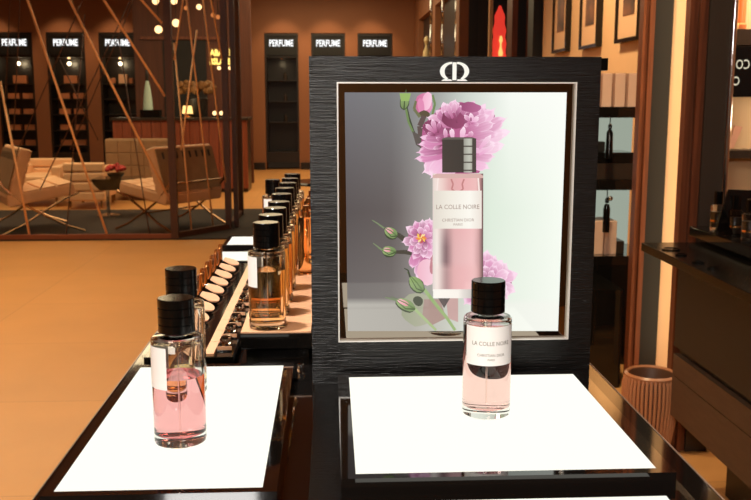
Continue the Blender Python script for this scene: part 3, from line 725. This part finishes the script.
# ------------------------------------------------------------------ the printed poster
PY = 1.0895
class Paint:
    def __init__(s): s.V = []; s.Fc = []; s.C = []; s.n = 0
    def w(s, x, y): q = at_y(x, y, PY); return (q.x - .148, PY - s.n * 6e-6 - 1.12, q.z - .8504)
    def poly(s, pts, col, col2=None):
        """pts in picture coordinates; col may be one colour or one per corner"""
        s.n += 1; i0 = len(s.V)
        for k, p in enumerate(pts):
            s.V.append(s.w(*p)); s.C.append(col[k] if isinstance(col, list) else col)
        s.Fc.append(tuple(range(i0, i0 + len(pts))))
    def grid(s, x0, x1, y0, y1, nx, ny, fn, skew=None):
        s.n += 1; i0 = len(s.V)
        for j in range(ny + 1):
            for i in range(nx + 1):
                u, v = i / nx, j / ny; a = x0 + (x1 - x0) * u; b = y0 + (y1 - y0) * v
                if skew: a, b = skew(u, v)
                s.V.append(s.w(a, b)); s.C.append(fn(u, v))
        for j in range(ny):
            for i in range(nx):
                q = i0 + j * (nx + 1) + i; s.Fc.append((q, q + 1, q + nx + 2, q + nx + 1))
    def blob(s, cx, cy, rx, ry, rot, col, n=14, wob=.08, col2=None):
        pts = []; cc = []
        for k in range(n):
            a = 2 * PI * k / n; q = 1 + wob * (random.random() * 2 - 1)
            x = rx * q * math.cos(a); y = ry * q * math.sin(a)
            pts.append((cx + x * math.cos(rot) - y * math.sin(rot), cy + x * math.sin(rot) + y * math.cos(rot)))
            f = (math.cos(a) + 1) / 2; cc.append(mixc(col, col2, f) if col2 else col)
        s.poly(pts, cc)
    def stroke(s, pts, w0, w1, col):
        for i in range(len(pts) - 1):
            (xa, ya), (xb, yb) = pts[i], pts[i + 1]; L = math.hypot(xb - xa, yb - ya) or 1; nx, ny = -(yb - ya) / L, (xb - xa) / L
            a = w0 + (w1 - w0) * i / (len(pts) - 1); b = w0 + (w1 - w0) * (i + 1) / (len(pts) - 1)
            s.poly([(xa + nx * a, ya + ny * a), (xb + nx * b, yb + ny * b), (xb - nx * b, yb - ny * b), (xa - nx * a, ya - ny * a)], col)
def mixc(a, b, t): return tuple(a[i] + (b[i] - a[i]) * t for i in range(3))
def ramp(t, stops):
    for (t0, c0_), (t1, c1_) in zip(stops, stops[1:]):
        if t <= t1: return mixc(c0_, c1_, max(0, (t - t0) / (t1 - t0)))
    return stops[-1][1]
PT = Paint()
def bg(u, v):
    top = ramp(u, [(0, (112, 112, 118)), (.2, (118, 119, 122)), (.38, (150, 152, 150)), (.55, (205, 214, 205)), (.75, (246, 250, 243)), (1, (252, 254, 248))])
    mid = ramp(u, [(0, (80, 74, 76)), (.22, (92, 85, 85)), (.36, (150, 145, 142)), (.5, (190, 200, 186)), (.66, (222, 236, 220)), (1, (246, 252, 242))])
    low = ramp(u, [(0, (176, 172, 164)), (.3, (170, 166, 158)), (.5, (200, 204, 194)), (.7, (238, 242, 232)), (1, (246, 248, 240))])
    if v < .5: return mixc(top, mid, v / .5)
    if v < .885: return mixc(mid, mixc(mid, low, .25), (v - .5) / .385)
    return low  # bottom band: the lit tray's reflection painted into the print
PT.grid(344.6, 566.8, 92.4, 331, 24, 36, bg, skew=lambda u, v: ((344.6 + 3.2 * v) + ((566.8 - 8.8 * v) - (344.6 + 3.2 * v)) * u, 92.4 + 238.6 * v))
PK = [(236, 152, 196), (222, 124, 176), (244, 178, 212), (206, 100, 156), (250, 200, 226), (228, 140, 190)]
def bud(x0, y0, x1, y1, w, pink=.5):
    """a green bud with a pink tip, from its foot (x0, y0) to its tip (x1, y1)"""
    a = math.atan2(y1 - y0, x1 - x0); L = math.hypot(x1 - x0, y1 - y0); cx, cy = (x0 + x1) / 2, (y0 + y1) / 2
    PT.blob(cx, cy + .8, L * .5, w * 1.05, a, (52, 66, 40), 14, .05)
    PT.blob(cx, cy, L * .5, w * .9, a, (112, 138, 84), 14, .05, (150, 176, 112))
    if pink: PT.blob(cx + math.cos(a) * L * .12, cy + math.sin(a) * L * .12 - w * .2, L * .34 * pink * 1.6, w * .42, a, (224, 140, 150), 12, .05, (248, 190, 196))
    PT.stroke([(x0, y0), (cx, cy - w * .3), (x1 + math.cos(a + .2) * L * .3, y1 + math.sin(a + .2) * L * .3)], .9, .25, (96, 122, 70))
    PT.stroke([(x0, y0), (cx, cy + w * .7), (x1, y1)], .8, .2, (66, 86, 48))
GR = (110, 136, 82); GD = (58, 68, 48)
# stems and buds of the top
PT.stroke([(406, 104), (409, 118), (413, 131), (422, 148), (430, 165)], .9, 1.8, GD)
PT.stroke([(405, 104), (408.5, 122), (413.5, 133)], 1.1, 1.0, GR)
PT.stroke([(432.5, 95), (435, 104), (432, 116)], 1.2, 1.0, GR)
bud(404, 109, 405, 94, 4.6, 0)
PT.poly([(399.5, 93.2), (411, 93.2), (409, 101), (401, 101)], (150, 182, 100))
PT.blob(424, 104, 8.6, 11.2, 0, (204, 104, 150), 18, .05, (232, 152, 190)); PT.blob(427, 101, 5, 9.6, .15, (244, 176, 206), 14, .06, (252, 206, 226)); PT.blob(421, 106, 3.4, 8, -.15, (226, 138, 180), 12, .05)
PT.blob(424, 114, 6, 3.6, 0, (86, 74, 52), 12, .1); PT.stroke([(416, 101), (414, 109), (420, 117)], 1.1, 1.6, (110, 112, 76)); PT.stroke([(424, 116), (420, 126), (422, 140)], 2.4, 3.4, (92, 74, 72))
PT.poly([(412, 131), (424, 137), (426, 152), (416, 145)], (88, 80, 76))
def petal(fx, fy, tx, ty, w, c0_, c1_, ph=0, n=14, m=10, lip=True):
    """a petal from its foot to its rounded, ruffled lip"""
    L = math.hypot(tx - fx, ty - fy); dx, dy = (tx - fx) / L, (ty - fy) / L
    PT.n += 1; i0 = len(PT.V)
    for j in range(n + 1):
        t_ = j / n; hw = w * (.22 + .78 * t_ ** .8) * max(.0, 1 - t_ ** 5) ** .5
        for i in range(m + 1):
            q = 2 * i / m - 1; r_ = t_ * L * (1 + .05 * math.sin(q * 6 + ph) * t_ - .10 * q * q * t_)
            PT.V.append(PT.w(fx + dx * r_ - dy * hw * q, fy + dy * r_ + dx * hw * q))
            c = mixc(c0_, c1_, t_ ** .9); c = mixc(c, c0_, .30 * (.5 + .5 * math.sin(q * 11 + ph + 2 * t_)) * (1 - .6 * t_))
            if lip and (t_ > .88 or abs(q) > .85 and t_ > .5): c = mixc(c, (254, 228, 242), .6)
            PT.C.append(c)
    for j in range(n):
        for i in range(m): q = i0 + j * (m + 1) + i; PT.Fc.append((q, q + 1, q + m + 2, q + m + 1))
DK = (122, 46, 84); MD = (182, 92, 140); LP = (232, 160, 202); PL = (248, 204, 228); XP = (252, 226, 238)
def big(lst):
    for k, (fx, fy, tx, ty, w, a_, b_) in enumerate(lst): petal(395 + fx / 5, 85 + fy / 5, 395 + tx / 5, 85 + ty / 5, w / 5, a_, b_, k * 1.7)
PT.poly([(395 + x / 5, 85 + y / 5) for x, y in [(140, 200), (240, 100), (330, 85), (440, 110), (500, 150), (480, 330), (420, 440), (220, 450), (150, 420), (130, 300)]], MD)
big([(330, 380, 470, 415, 34, LP, PL), (330, 330, 500, 360, 50, MD, PL), (340, 320, 545, 300, 52, LP, XP), (340, 300, 572, 232, 50, LP, XP), (350, 280, 555, 165, 46, MD, PL), (340, 260, 500, 118, 44, LP, PL),
     (330, 240, 452, 96, 40, MD, PL), (320, 220, 395, 82, 44, MD, LP), (300, 330, 140, 440, 56, LP, PL), (300, 320, 180, 462, 60, LP, PL), (310, 330, 250, 466, 50, LP, PL),
     (310, 330, 104, 370, 40, MD, LP), (320, 310, 106, 338, 36, DK, LP), (320, 300, 118, 296, 34, MD, LP), (310, 270, 128, 262, 32, DK, LP), (290, 230, 136, 215, 40, DK, LP), (290, 210, 160, 160, 36, MD, PL),
     (290, 200, 205, 128, 38, DK, LP), (290, 190, 240, 88, 38, MD, PL), (290, 190, 300, 72, 42, MD, PL), (300, 200, 350, 95, 34, DK, LP), (320, 200, 430, 120, 38, DK, LP), (330, 220, 470, 150, 34, MD, PL), (340, 240, 500, 190, 32, MD, PL), (340, 270, 520, 240, 30, MD, PL), (350, 300, 500, 290, 30, MD, XP)])
PT.blob(453, 119, 12, 9.5, .2, DK, 16, .12, (150, 66, 108)); PT.blob(433, 128, 11, 8.5, .3, (134, 54, 94), 16, .12, (164, 82, 126)); PT.blob(470, 107, 11, 5, .1, (150, 66, 112), 14, .1, (186, 104, 150))
big([(285, 170, 262, 92, 16, MD, PL), (290, 165, 300, 84, 18, MD, PL), (300, 170, 330, 100, 14, DK, LP), (282, 175, 246, 128, 14, DK, LP), (310, 190, 290, 130, 12, DK, MD), (200, 240, 152, 196, 16, MD, PL), (205, 235, 185, 170, 17, MD, PL), (215, 240, 222, 182, 13, DK, LP),
     (200, 250, 160, 240, 12, DK, LP), (385, 190, 345, 150, 15, MD, PL), (385, 190, 378, 140, 17, LP, XP), (385, 190, 418, 160, 16, LP, XP), (380, 190, 420, 200, 13, MD, PL), (375, 195, 345, 205, 14, MD, PL), (380, 182, 378, 158, 8, DK, LP),
     (255, 290, 250, 214, 14, MD, PL), (290, 280, 282, 216, 17, LP, XP), (330, 280, 344, 208, 19, LP, XP), (240, 280, 205, 262, 13, DK, LP), (235, 300, 190, 320, 12, DK, PL), (370, 270, 384, 230, 17, MD, PL), (420, 320, 480, 250, 18, LP, XP), (420, 350, 500, 300, 16, LP, XP)])
def ringrose(cx, cy, R_, sy, seedv, rings, pale=0):
    rnd = random.Random(seedv); PT.blob(cx, cy, R_ * .8, R_ * .8 * sy, 0, MD, 20, .05)
    for (rr, n, w) in rings:
        for k in range(n):
            a_ = 2 * PI * (k + .6 * rnd.random()) / n + rr * 5; r_ = R_ * rr * (.9 + .2 * rnd.random()); f = R_ * rr * .15
            q = max(0, math.cos(a_)) * .5 + pale
            petal(cx + f * math.cos(a_), cy + f * sy * math.sin(a_), cx + r_ * math.cos(a_), cy + r_ * sy * math.sin(a_), R_ * w, mixc([DK, MD][rnd.random() > .6], LP, min(1, q)), mixc([LP, PL][rnd.random() > .4], XP, min(1, q)), k * 2.1, n=9, m=8)
    return
# middle rose and its buds
PT.stroke([(436, 262), (420, 252), (400, 236), (388, 230)], 3.2, 2.0, (66, 60, 50)); PT.stroke([(420, 254), (405, 252), (396, 252)], 2.6, 1.6, (66, 60, 50))
for k, (fx, fy, tx, ty, w) in enumerate([(424, 250, 417, 279, 7), (430, 250, 432, 284, 8), (426, 250, 424, 284, 8), (418, 248, 412, 268, 7)]): petal(fx, fy, tx, ty, w, MD, [PL, XP, LP, LP][k], k)
ringrose(425, 239, 21, 1.05, 21, [(1.05, 11, .30), (.85, 9, .26), (.62, 8, .20), (.42, 6, .15)])
for k in range(22):
    a_ = k * 2.4; r_ = .22 * k ** .5; PT.blob(421 + r_ * 4.4 * math.cos(a_), 238 + r_ * 4.4 * math.sin(a_), 1.5, .8, a_, [(250, 200, 80), (240, 140, 60), (255, 226, 150), (200, 80, 80)][k % 4], 8)
PT.blob(427, 272, 10, 13, 0, (240, 182, 200), 16, .05, (250, 214, 226)); PT.blob(434, 262, 4, 12, .2, (196, 130, 140), 12, .05)
bud(397, 236, 385, 229, 5.6, .6); bud(396, 252, 382, 250, 5.2, .5)
PT.stroke([(384, 228), (377, 223), (372, 220)], .9, .4, (120, 136, 100)); PT.stroke([(382, 250), (377, 246), (373, 243)], .9, .4, (120, 136, 100))
# glass reflections, lower buds and stems
PT.blob(418, 309, 17, 17, 0, (150, 156, 128), 18, .05, (176, 174, 154))
PT.poly([(424, 299), (440, 299), (446, 318), (430, 326), (422, 318)], (168, 140, 132)); PT.poly([(446, 298), (458, 298), (458, 322), (448, 318)], (196, 160, 156))
PT.poly([(438, 298), (450, 298), (444, 308)], (84, 76, 76))
ringrose(487, 282, 30, 1.0, 31, [(1.0, 13, .30), (.82, 11, .26), (.62, 9, .22), (.42, 7, .16), (.25, 5, .12)], pale=.25)
PT.stroke([(424, 289), (434, 302), (447, 318), (455, 330)], 1.8, 1.4, (150, 178, 116)); PT.stroke([(414, 308), (424, 318), (436, 330)], 1.5, 1.2, (164, 186, 130))
bud(423, 291, 410, 277, 6.4, 0); PT.stroke([(410, 277), (408, 270), (404, 268)], 1.0, .4, GD)
PT.blob(418, 301, 5.5, 4.6, .6, (54, 62, 42), 12, .1)
bud(415, 309, 396, 300, 5.8, .55); PT.stroke([(396, 300), (389, 298), (385, 297)], .9, .4, (110, 130, 90))
# bottle of the poster
def bottlec(u, v):
    r = ramp(u, [(0, (222, 206, 200)), (.06, (244, 226, 218)), (.2, (238, 206, 200)), (.34, (224, 172, 170)), (.6, (236, 176, 178)), (.86, (240, 190, 188)), (.93, (200, 150, 148)), (1, (92, 60, 62))])
    d = ramp(u, [(0, (225, 215, 210)), (.1, (248, 236, 228)), (.26, (128, 98, 102)), (.42, (226, 178, 178)), (.8, (244, 196, 196)), (.93, (196, 150, 150)), (1, (80, 60, 60))])
    return mixc(r, d, max(0, min(1, (v - .30) * 3)) if v < .8 else .5)
PT.grid(432.5, 483, 173.5, 291, 22, 16, bottlec)
PT.grid(433, 483, 289, 298, 14, 3, lambda u, v: ramp(u, [(0, (250, 246, 238)), (.5, (246, 240, 232)), (1, (150, 140, 136))]))
PT.poly([(432.5, 175.5), (437, 173.5), (479, 173.5), (483, 175.5), (483, 178), (432.5, 178)], (216, 176, 170))
PT.stroke([(451, 179), (453, 184), (451.5, 189), (457, 193), (463, 189), (462, 184), (464, 179)], .8, .8, (196, 128, 128))
PT.stroke([(438, 178), (436, 200)], .6, .6, (250, 234, 228)); PT.stroke([(478, 178), (479, 191)], .8, .8, (250, 232, 226))
PT.grid(433.5, 481.5, 190.5, 228.5, 12, 2, lambda u, v: ramp(u, [(0, (226, 218, 206)), (.3, (240, 234, 222)), (.75, (252, 249, 240)), (1, (236, 226, 216))]))
# cap: dark on the left, banded on the right
PT.poly([(442, 138.5), (465, 138.5), (465, 172.5), (442, 172.5)], [(58, 50, 46), (50, 44, 40), (50, 44, 40), (62, 52, 46)])
PT.poly([(442, 138.5), (446, 137.2), (472, 137.2), (476, 138.5), (476, 139.5), (442, 139.5)], (92, 86, 78))
PT.grid(463.5, 472, 138.5, 172.5, 3, 4, lambda u, v: ramp(u, [(0, (150, 148, 138)), (.6, (196, 198, 186)), (1, (168, 166, 154))]))
for k in range(4): PT.poly([(463.5, 145.5 + 8 * k), (472, 145.5 + 8 * k), (472, 146.9 + 8 * k), (463.5, 146.9 + 8 * k)], (84, 78, 72))
PT.poly([(472, 138.5), (476, 138.5), (476, 172.5), (472, 172.5)], (66, 58, 54))
me = bpy.data.meshes.new('poster'); me.from_pydata(PT.V, [], PT.Fc)
ca = me.color_attributes.new('print', 'FLOAT_COLOR', 'POINT')
for i, c in enumerate(PT.C): ca.data[i].color = (*lin(c), 1)
pm = bpy.data.materials.new('poster_print'); pm.use_nodes = True; nt = pm.node_tree; b = nt.nodes['Principled BSDF']
vc = nt.nodes.new('ShaderNodeVertexColor'); vc.layer_name = 'print'
nt.links.new(vc.outputs[0], b.inputs['Emission Color']); b.inputs['Emission Strength'].default_value = .98
b.inputs['Base Color'].default_value = (.03, .03, .03, 1); b.inputs['Roughness'].default_value = .03; b.inputs['Specular IOR Level'].default_value = .5
me.materials.append(pm); po = bpy.data.objects.new('poster', me); COL.objects.link(po); po.parent = D
po['label'] = 'backlit print of pink roses and a pink perfume bottle'
mb = MB()
def ptxt(t, x, y, h, w):
    q = at_y(x, y, PY); vs, _ = text_verts(t, 1.0); ww = max(v[0] for v in vs) - min(v[0] for v in vs)
    s_ = (at_y(x + w / 2, y, PY).x - at_y(x - w / 2, y, PY).x) / ww; sz = h / F * PY / .72
    put_text(mb, [(t, sz, 0)], lambda X, Y: Vector((q.x - .148 + X, PY - PT.n * 6e-6 - 3e-4 - 1.12, q.z - .8504 + Y)), wide=s_ / sz)
ptxt('LA COLLE NOIRE', 457.5, 208.8, 4.6, 43); ptxt('CHRISTIAN DIOR', 457.8, 221.3, 3.2, 32); ptxt('PARIS', 457.8, 225.4, 2.4, 9)
mb.build('lettering', mat('print_ink', (120, 104, 98), .6, emit=(120, 104, 98), es=.8), po, fix=False)

tray(.0204, .2896, .768, 1.053, .8725, 'large lit white tray in front of the display frame, holding one bottle', (.013, .015, .010, .012), zb=.8548)
tray(.0204, .2882, .50, .7375, .86, 'lit white tray at the bottom edge, in front of the large one', (.013, .015, .010, .010), zb=.8548)['group'] = 'lit white trays let into the counter'
tray(-.2365, -.060, .7495, 1.1145, .87, 'lit white tray on the left holding two bottles', (.009, .0125, .009, .012))
tray(-.2365, -.13, 1.872, 1.985, .87, 'small lit tray nearer the scent cards at the far end of the counter', (.009, .009, .009, .012))
tray(-.2365, -.13, 2.08, 2.205, .87, 'farthest small lit tray at the end of the counter', (.009, .009, .009, .012))

# ------------------------------------------------------------------ bottles
def liquids(name, rgb):
    return [glassm(name + '_side', rgb, 1.36 / 1.5), glassm(name + '_top', rgb, 1.36)]
PINK = liquids('pink', (255, 236, 234)); BLUSH = liquids('blush', (255, 218, 220)); PALE = liquids('pale', (255, 240, 205)); AMBR = liquids('amber', (255, 244, 224)); AMB2 = liquids('amber_deep', (254, 222, 186)); ROSE = liquids('rose', (255, 228, 228))
TUBE = mat('tube', (250, 245, 240), .1, trans=1, ior=1.36)
def bottle(loc, label, liq, level, ang, txt=True, group=None, sc=1.0, lab=66, zl=(.058, .0985)):
    """ang: direction the label faces, 0 = towards the camera, negative = left"""
    t = thing('perfume_bottle', loc, label, 'perfume bottle', group); t.scale = (sc,) * 3
    R = .025; r = .0226; zb = .0095; zt = .1035
    mb = MB()
    mb.lathe([(0, .0008), (.015, .0), (.0225, .0), (.0245, .001), (R, .003), (R, .1015), (.0245, .1038), (.023, .1052), (.012, .1062), (.009, .1065), (.009, .1075), (0, .1075)], n=72)
    mb.lathe([(r, level), (r, .098), (.0212, .1015), (.0185, zt), (0, zt)], n=72, flip=True)
    g = mb.build('glass', M['glass'], t, fix=False)
    mb = MB(); mb.lathe([(0, zb), (.0205, zb), (.0220, zb + .0006), (r, zb + .002), (r, level)], n=72); mb.mi = 1; mb.lathe([(r, level), (0, level)], n=72)
    mb.build('liquid', liq, t, fix=False)
    MB().lathe([(0, .1077), (.0125, .1077), (.0125, .1092), (0, .1092)], n=40).build('collar', M['cap'], t)
    cr = .0175; pf = [(0, .1093), (cr - .0008, .1093), (cr, .1100)]
    for k in range(3):
        z = .1172 + k * .0080; pf += [(cr, z), (cr - .0009, z + .0004), (cr - .0009, z + .0007), (cr, z + .0012)]
    pf += [(cr, .1416), (cr - .0008, .1424), (0, .1424)]
    c = MB(); c.lathe(pf, n=64)
    c = c.build('cap', M['cap'], t, fix=False)
    tb = MB(); tb.tube([(0, 0, zb + .004), (0, 0, .1035)], .0007, 8); tb.lathe([(0, .096), (.0042, .096), (.0042, .1034), (0, .1034)], n=20)
    tb.build('dip_tube', TUBE, t)
    A0 = math.radians(ang)
    def cyl(rad, a, z): return Vector((rad * math.sin(a), -rad * math.cos(a), z))
    mb = MB(); n = 24; h = math.radians(lab)
    rings = []
    for i in range(n + 1):
        a = A0 - h + 2 * h * i / n
        rings.append([mb.b.verts.new(cyl(q, a, z)) for q, z in ((.0251, zl[0]), (.0253, zl[0]), (.0253, zl[1]), (.0251, zl[1]))])
    for A, B in zip(rings, rings[1:]):
        for k in range(4): mb.b.faces.new([A[k], B[k], B[(k + 1) % 4], A[(k + 1) % 4]])
    mb.b.faces.new(rings[0]); mb.b.faces.new(list(reversed(rings[-1])))
    lb = mb.build('label', M['white_label'], t)
    if txt:
        mb = MB(); fn = lambda x, y: cyl(.02545, A0 + x / .0253, (zl[0] + zl[1]) / 2 + y)
        put_text(mb, [('LA COLLE NOIRE', .0060, .0010)], fn, wide=.90); put_text(mb, [('CHRISTIAN DIOR', .0041, -.0105)], fn, wide=.92); put_text(mb, [('PARIS', .0030, -.0148)], fn)
        mb.build('lettering', M['ink'], lb, fix=False)
    return t
q = at_z(485.8, 412.5, .873); bottle((q.x, q.y, .8729), 'pink perfume bottle with lettered front label, alone before the poster', PINK, .0955, 0)
q = at_z(180.8, 440.5, .87); bottle((q.x, q.y, .8705), 'half-full pink perfume bottle, nearest on the left lit tray', BLUSH, .067, -82, txt=False)
q = at_z(187.5, 388, .87); bottle((q.x - .001, q.y - .012, .8705), 'pale golden perfume bottle directly behind the half-full pink one', PALE, .03, -80, txt=False)
# row on the tan shelf
RY_ = [1.216, 1.297, 1.380, 1.464, 1.585, 1.690, 1.795, 1.895, 2.005]
sh = thing('bottle_shelf', (-.073, 1.72, .8504), 'tan topped black shelf under the row of amber bottles', 'shelf')
MB().box(-.0475, .0470, -.535, .50, .022, .0426, bev=.001).build('shelf_board', M['gloss_black'], sh)
MB().box(-.0465, .0460, -.532, .497, .0427, .0446).build('tan_surface', M['tan'], sh)
for y in (-.50, -.1, .46): MB().box(-.042, .042, y - .01, y + .01, 0, .022).build('foot', M['gloss_black'], sh)
nm = ['front', 'second', 'third', 'fourth', 'fifth', 'sixth', 'seventh', 'eighth', 'farthest']
first = {}
for k, y in enumerate(RY_):
    x = -.0855 + .0012 * k * (1 if k < 4 else .4)
    lbl = '%s amber perfume bottle in the row on the tan shelf' % nm[k]
    kind = 0 if k == 0 else 1 + k % 2
    if kind in first: dup(first[kind], (x, y, .8952), lbl)
    else: first[kind] = bottle((x, y, .8952), lbl, [AMBR, AMB2, AMBR][kind], [.079, .088, .095][kind], -93, txt=False, group='amber perfume bottles in a row on the tan shelf')
# open golden sprayer bottles right of the row
spr = thing('sprayer_bottle', (-.043, 1.60, .8952), 'uncapped golden sprayer bottle right of the fifth amber bottle', 'perfume bottle', 'uncapped golden sprayer bottles beside the row')
mb = MB(); mb.lathe([(0, 0), (.0135, 0), (.0145, .001), (.0145, .096), (.012, .100), (0, .101)], n=32).build('glass', glassm('gold_glass', (255, 232, 200), 1.5), spr)
MB().lathe([(0, .1013), (.008, .1013), (.008, .109), (.005, .110), (.005, .120), (0, .120)], n=24).build('sprayer', M['gold'], spr)
dup(spr, (-.041, 1.72, .8952), 'uncapped golden sprayer bottle right of the sixth amber bottle'); dup(spr, (-.039, 1.86, .8952), 'farthest uncapped golden sprayer bottle beside the row')
q = at_z(270.5, 178.5, 1.015); bottle((-.134, 2.15, .8705), 'pink bottle with facing label behind and left of the amber row', ROSE, .09, 12, txt=False)
# ------------------------------------------------------------------ scent cards, rail and stoppers
rk = thing('tester_rack', (-.18, 1.5, .8504), 'low black rack with a notched tan rail left of the amber bottles', 'rack')
MB().box(-.063, .052, -.335, .355, 0, .018, bev=.001).build('rack_base', M['gloss_black'], rk)
mb = MB()
for k in range(11): mb.box(.0145, .0270, -.333 + .0625 * k, -.333 + .0625 * k + .0612, .0181, .0215)
mb.build('rail', M['tan_card'], rk)
cardn = ['nearest', 'second', 'third', 'fourth', 'fifth', 'sixth', 'seventh', 'farthest']
c0_ = None
for k in range(8):
    y = 1.345 + .0655 * k; loc = (-.203, y, .8686); lb = '%s tan scent card with twin golden vials on the black rack' % cardn[k]
    if c0_: dup(c0_, loc, lb); continue
    c0_ = t = thing('scent_card', loc, lb, 'scent card', 'tan scent cards with twin vials on the rack')
    MB().box(-.020, .010, -.016, .016, 0, .009, bev=.001).build('base', M['gloss_black'], t)
    pts = [(-.009, -.013)] + [(.008 + .014 * math.cos(a), .025 * math.sin(a)) for a in [(-1 + 2 * i / 14) * PI / 2 for i in range(15)]] + [(-.009, .013)]
    mb = MB(); mb.prism(pts, 'z', 0, .0022); mx = Matrix.Translation((0, 0, .0135)) @ Matrix.Rotation(math.radians(22), 4, 'Y'); mb.b.transform(mx); mb.build('card', M['tan_card'], t)
    mb = MB(); mb.prism(pts, 'z', -.0035, -.0001); mb.b.transform(mx); mb.build('card_holder', M['gloss_black'], t)
    MB().box(-.016, .004, -.010, .010, .009, .0105).build('wedge', M['gloss_black'], t)
    for s in (-1, 1):
        vl = MB(); vl.lathe([(0, .0092), (.0036, .0092), (.0038, .012), (.0038, .040), (.0028, .0412), (.0028, .0465), (0, .0465)], (-.0150, s * .0058, 0), 20); vl.build('vial', M['gold'], t)
s0 = None
for k in range(10):
    y = 1.205 + .066 * k; loc = (-.1415, y, .8686); lb = '%s clear faceted stopper on its gold-edged step' % (['nearest', 'second', 'third', 'fourth', 'fifth', 'sixth', 'seventh', 'eighth', 'ninth', 'farthest'][k])
    if s0: dup(s0, loc, lb); continue
    s0 = t = thing('glass_stopper', loc, lb, 'stopper', 'clear faceted stoppers in a row beside the rail')
    MB().box(-.0095, .0095, -.015, .0, 0, .006).build('step', M['gloss_black'], t); MB().box(-.0095, .0095, -.0162, -.0150, 0.002, .0068).build('gold_edge', M['tan_card'], t)
    mb = MB(); mb.lathe([(0, .0002), (.005, .0002), (.0095, .009), (.0065, .0145), (0, .0155)], (0, .010, 0), 8)
    o = mb.build('crystal', M['clear'], t)
    for p_ in o.data.polygons: p_.use_smooth = False
# small glass testers under the shelf front
for k, x in enumerate((-.056, -.040)):
    o = tag(MB().lathe([(0, 0), (.0045, 0), (.005, .001), (.004, .009), (.003, .010), (0, .010)], n=16).build('glass_vial', M['clear']), ['tiny clear vial left, just behind the left lit tray', 'tiny clear vial right, just behind the left lit tray'][k], 'vial', 'tiny clear vials behind the left tray'); o.location = (x, 1.155, .8504)
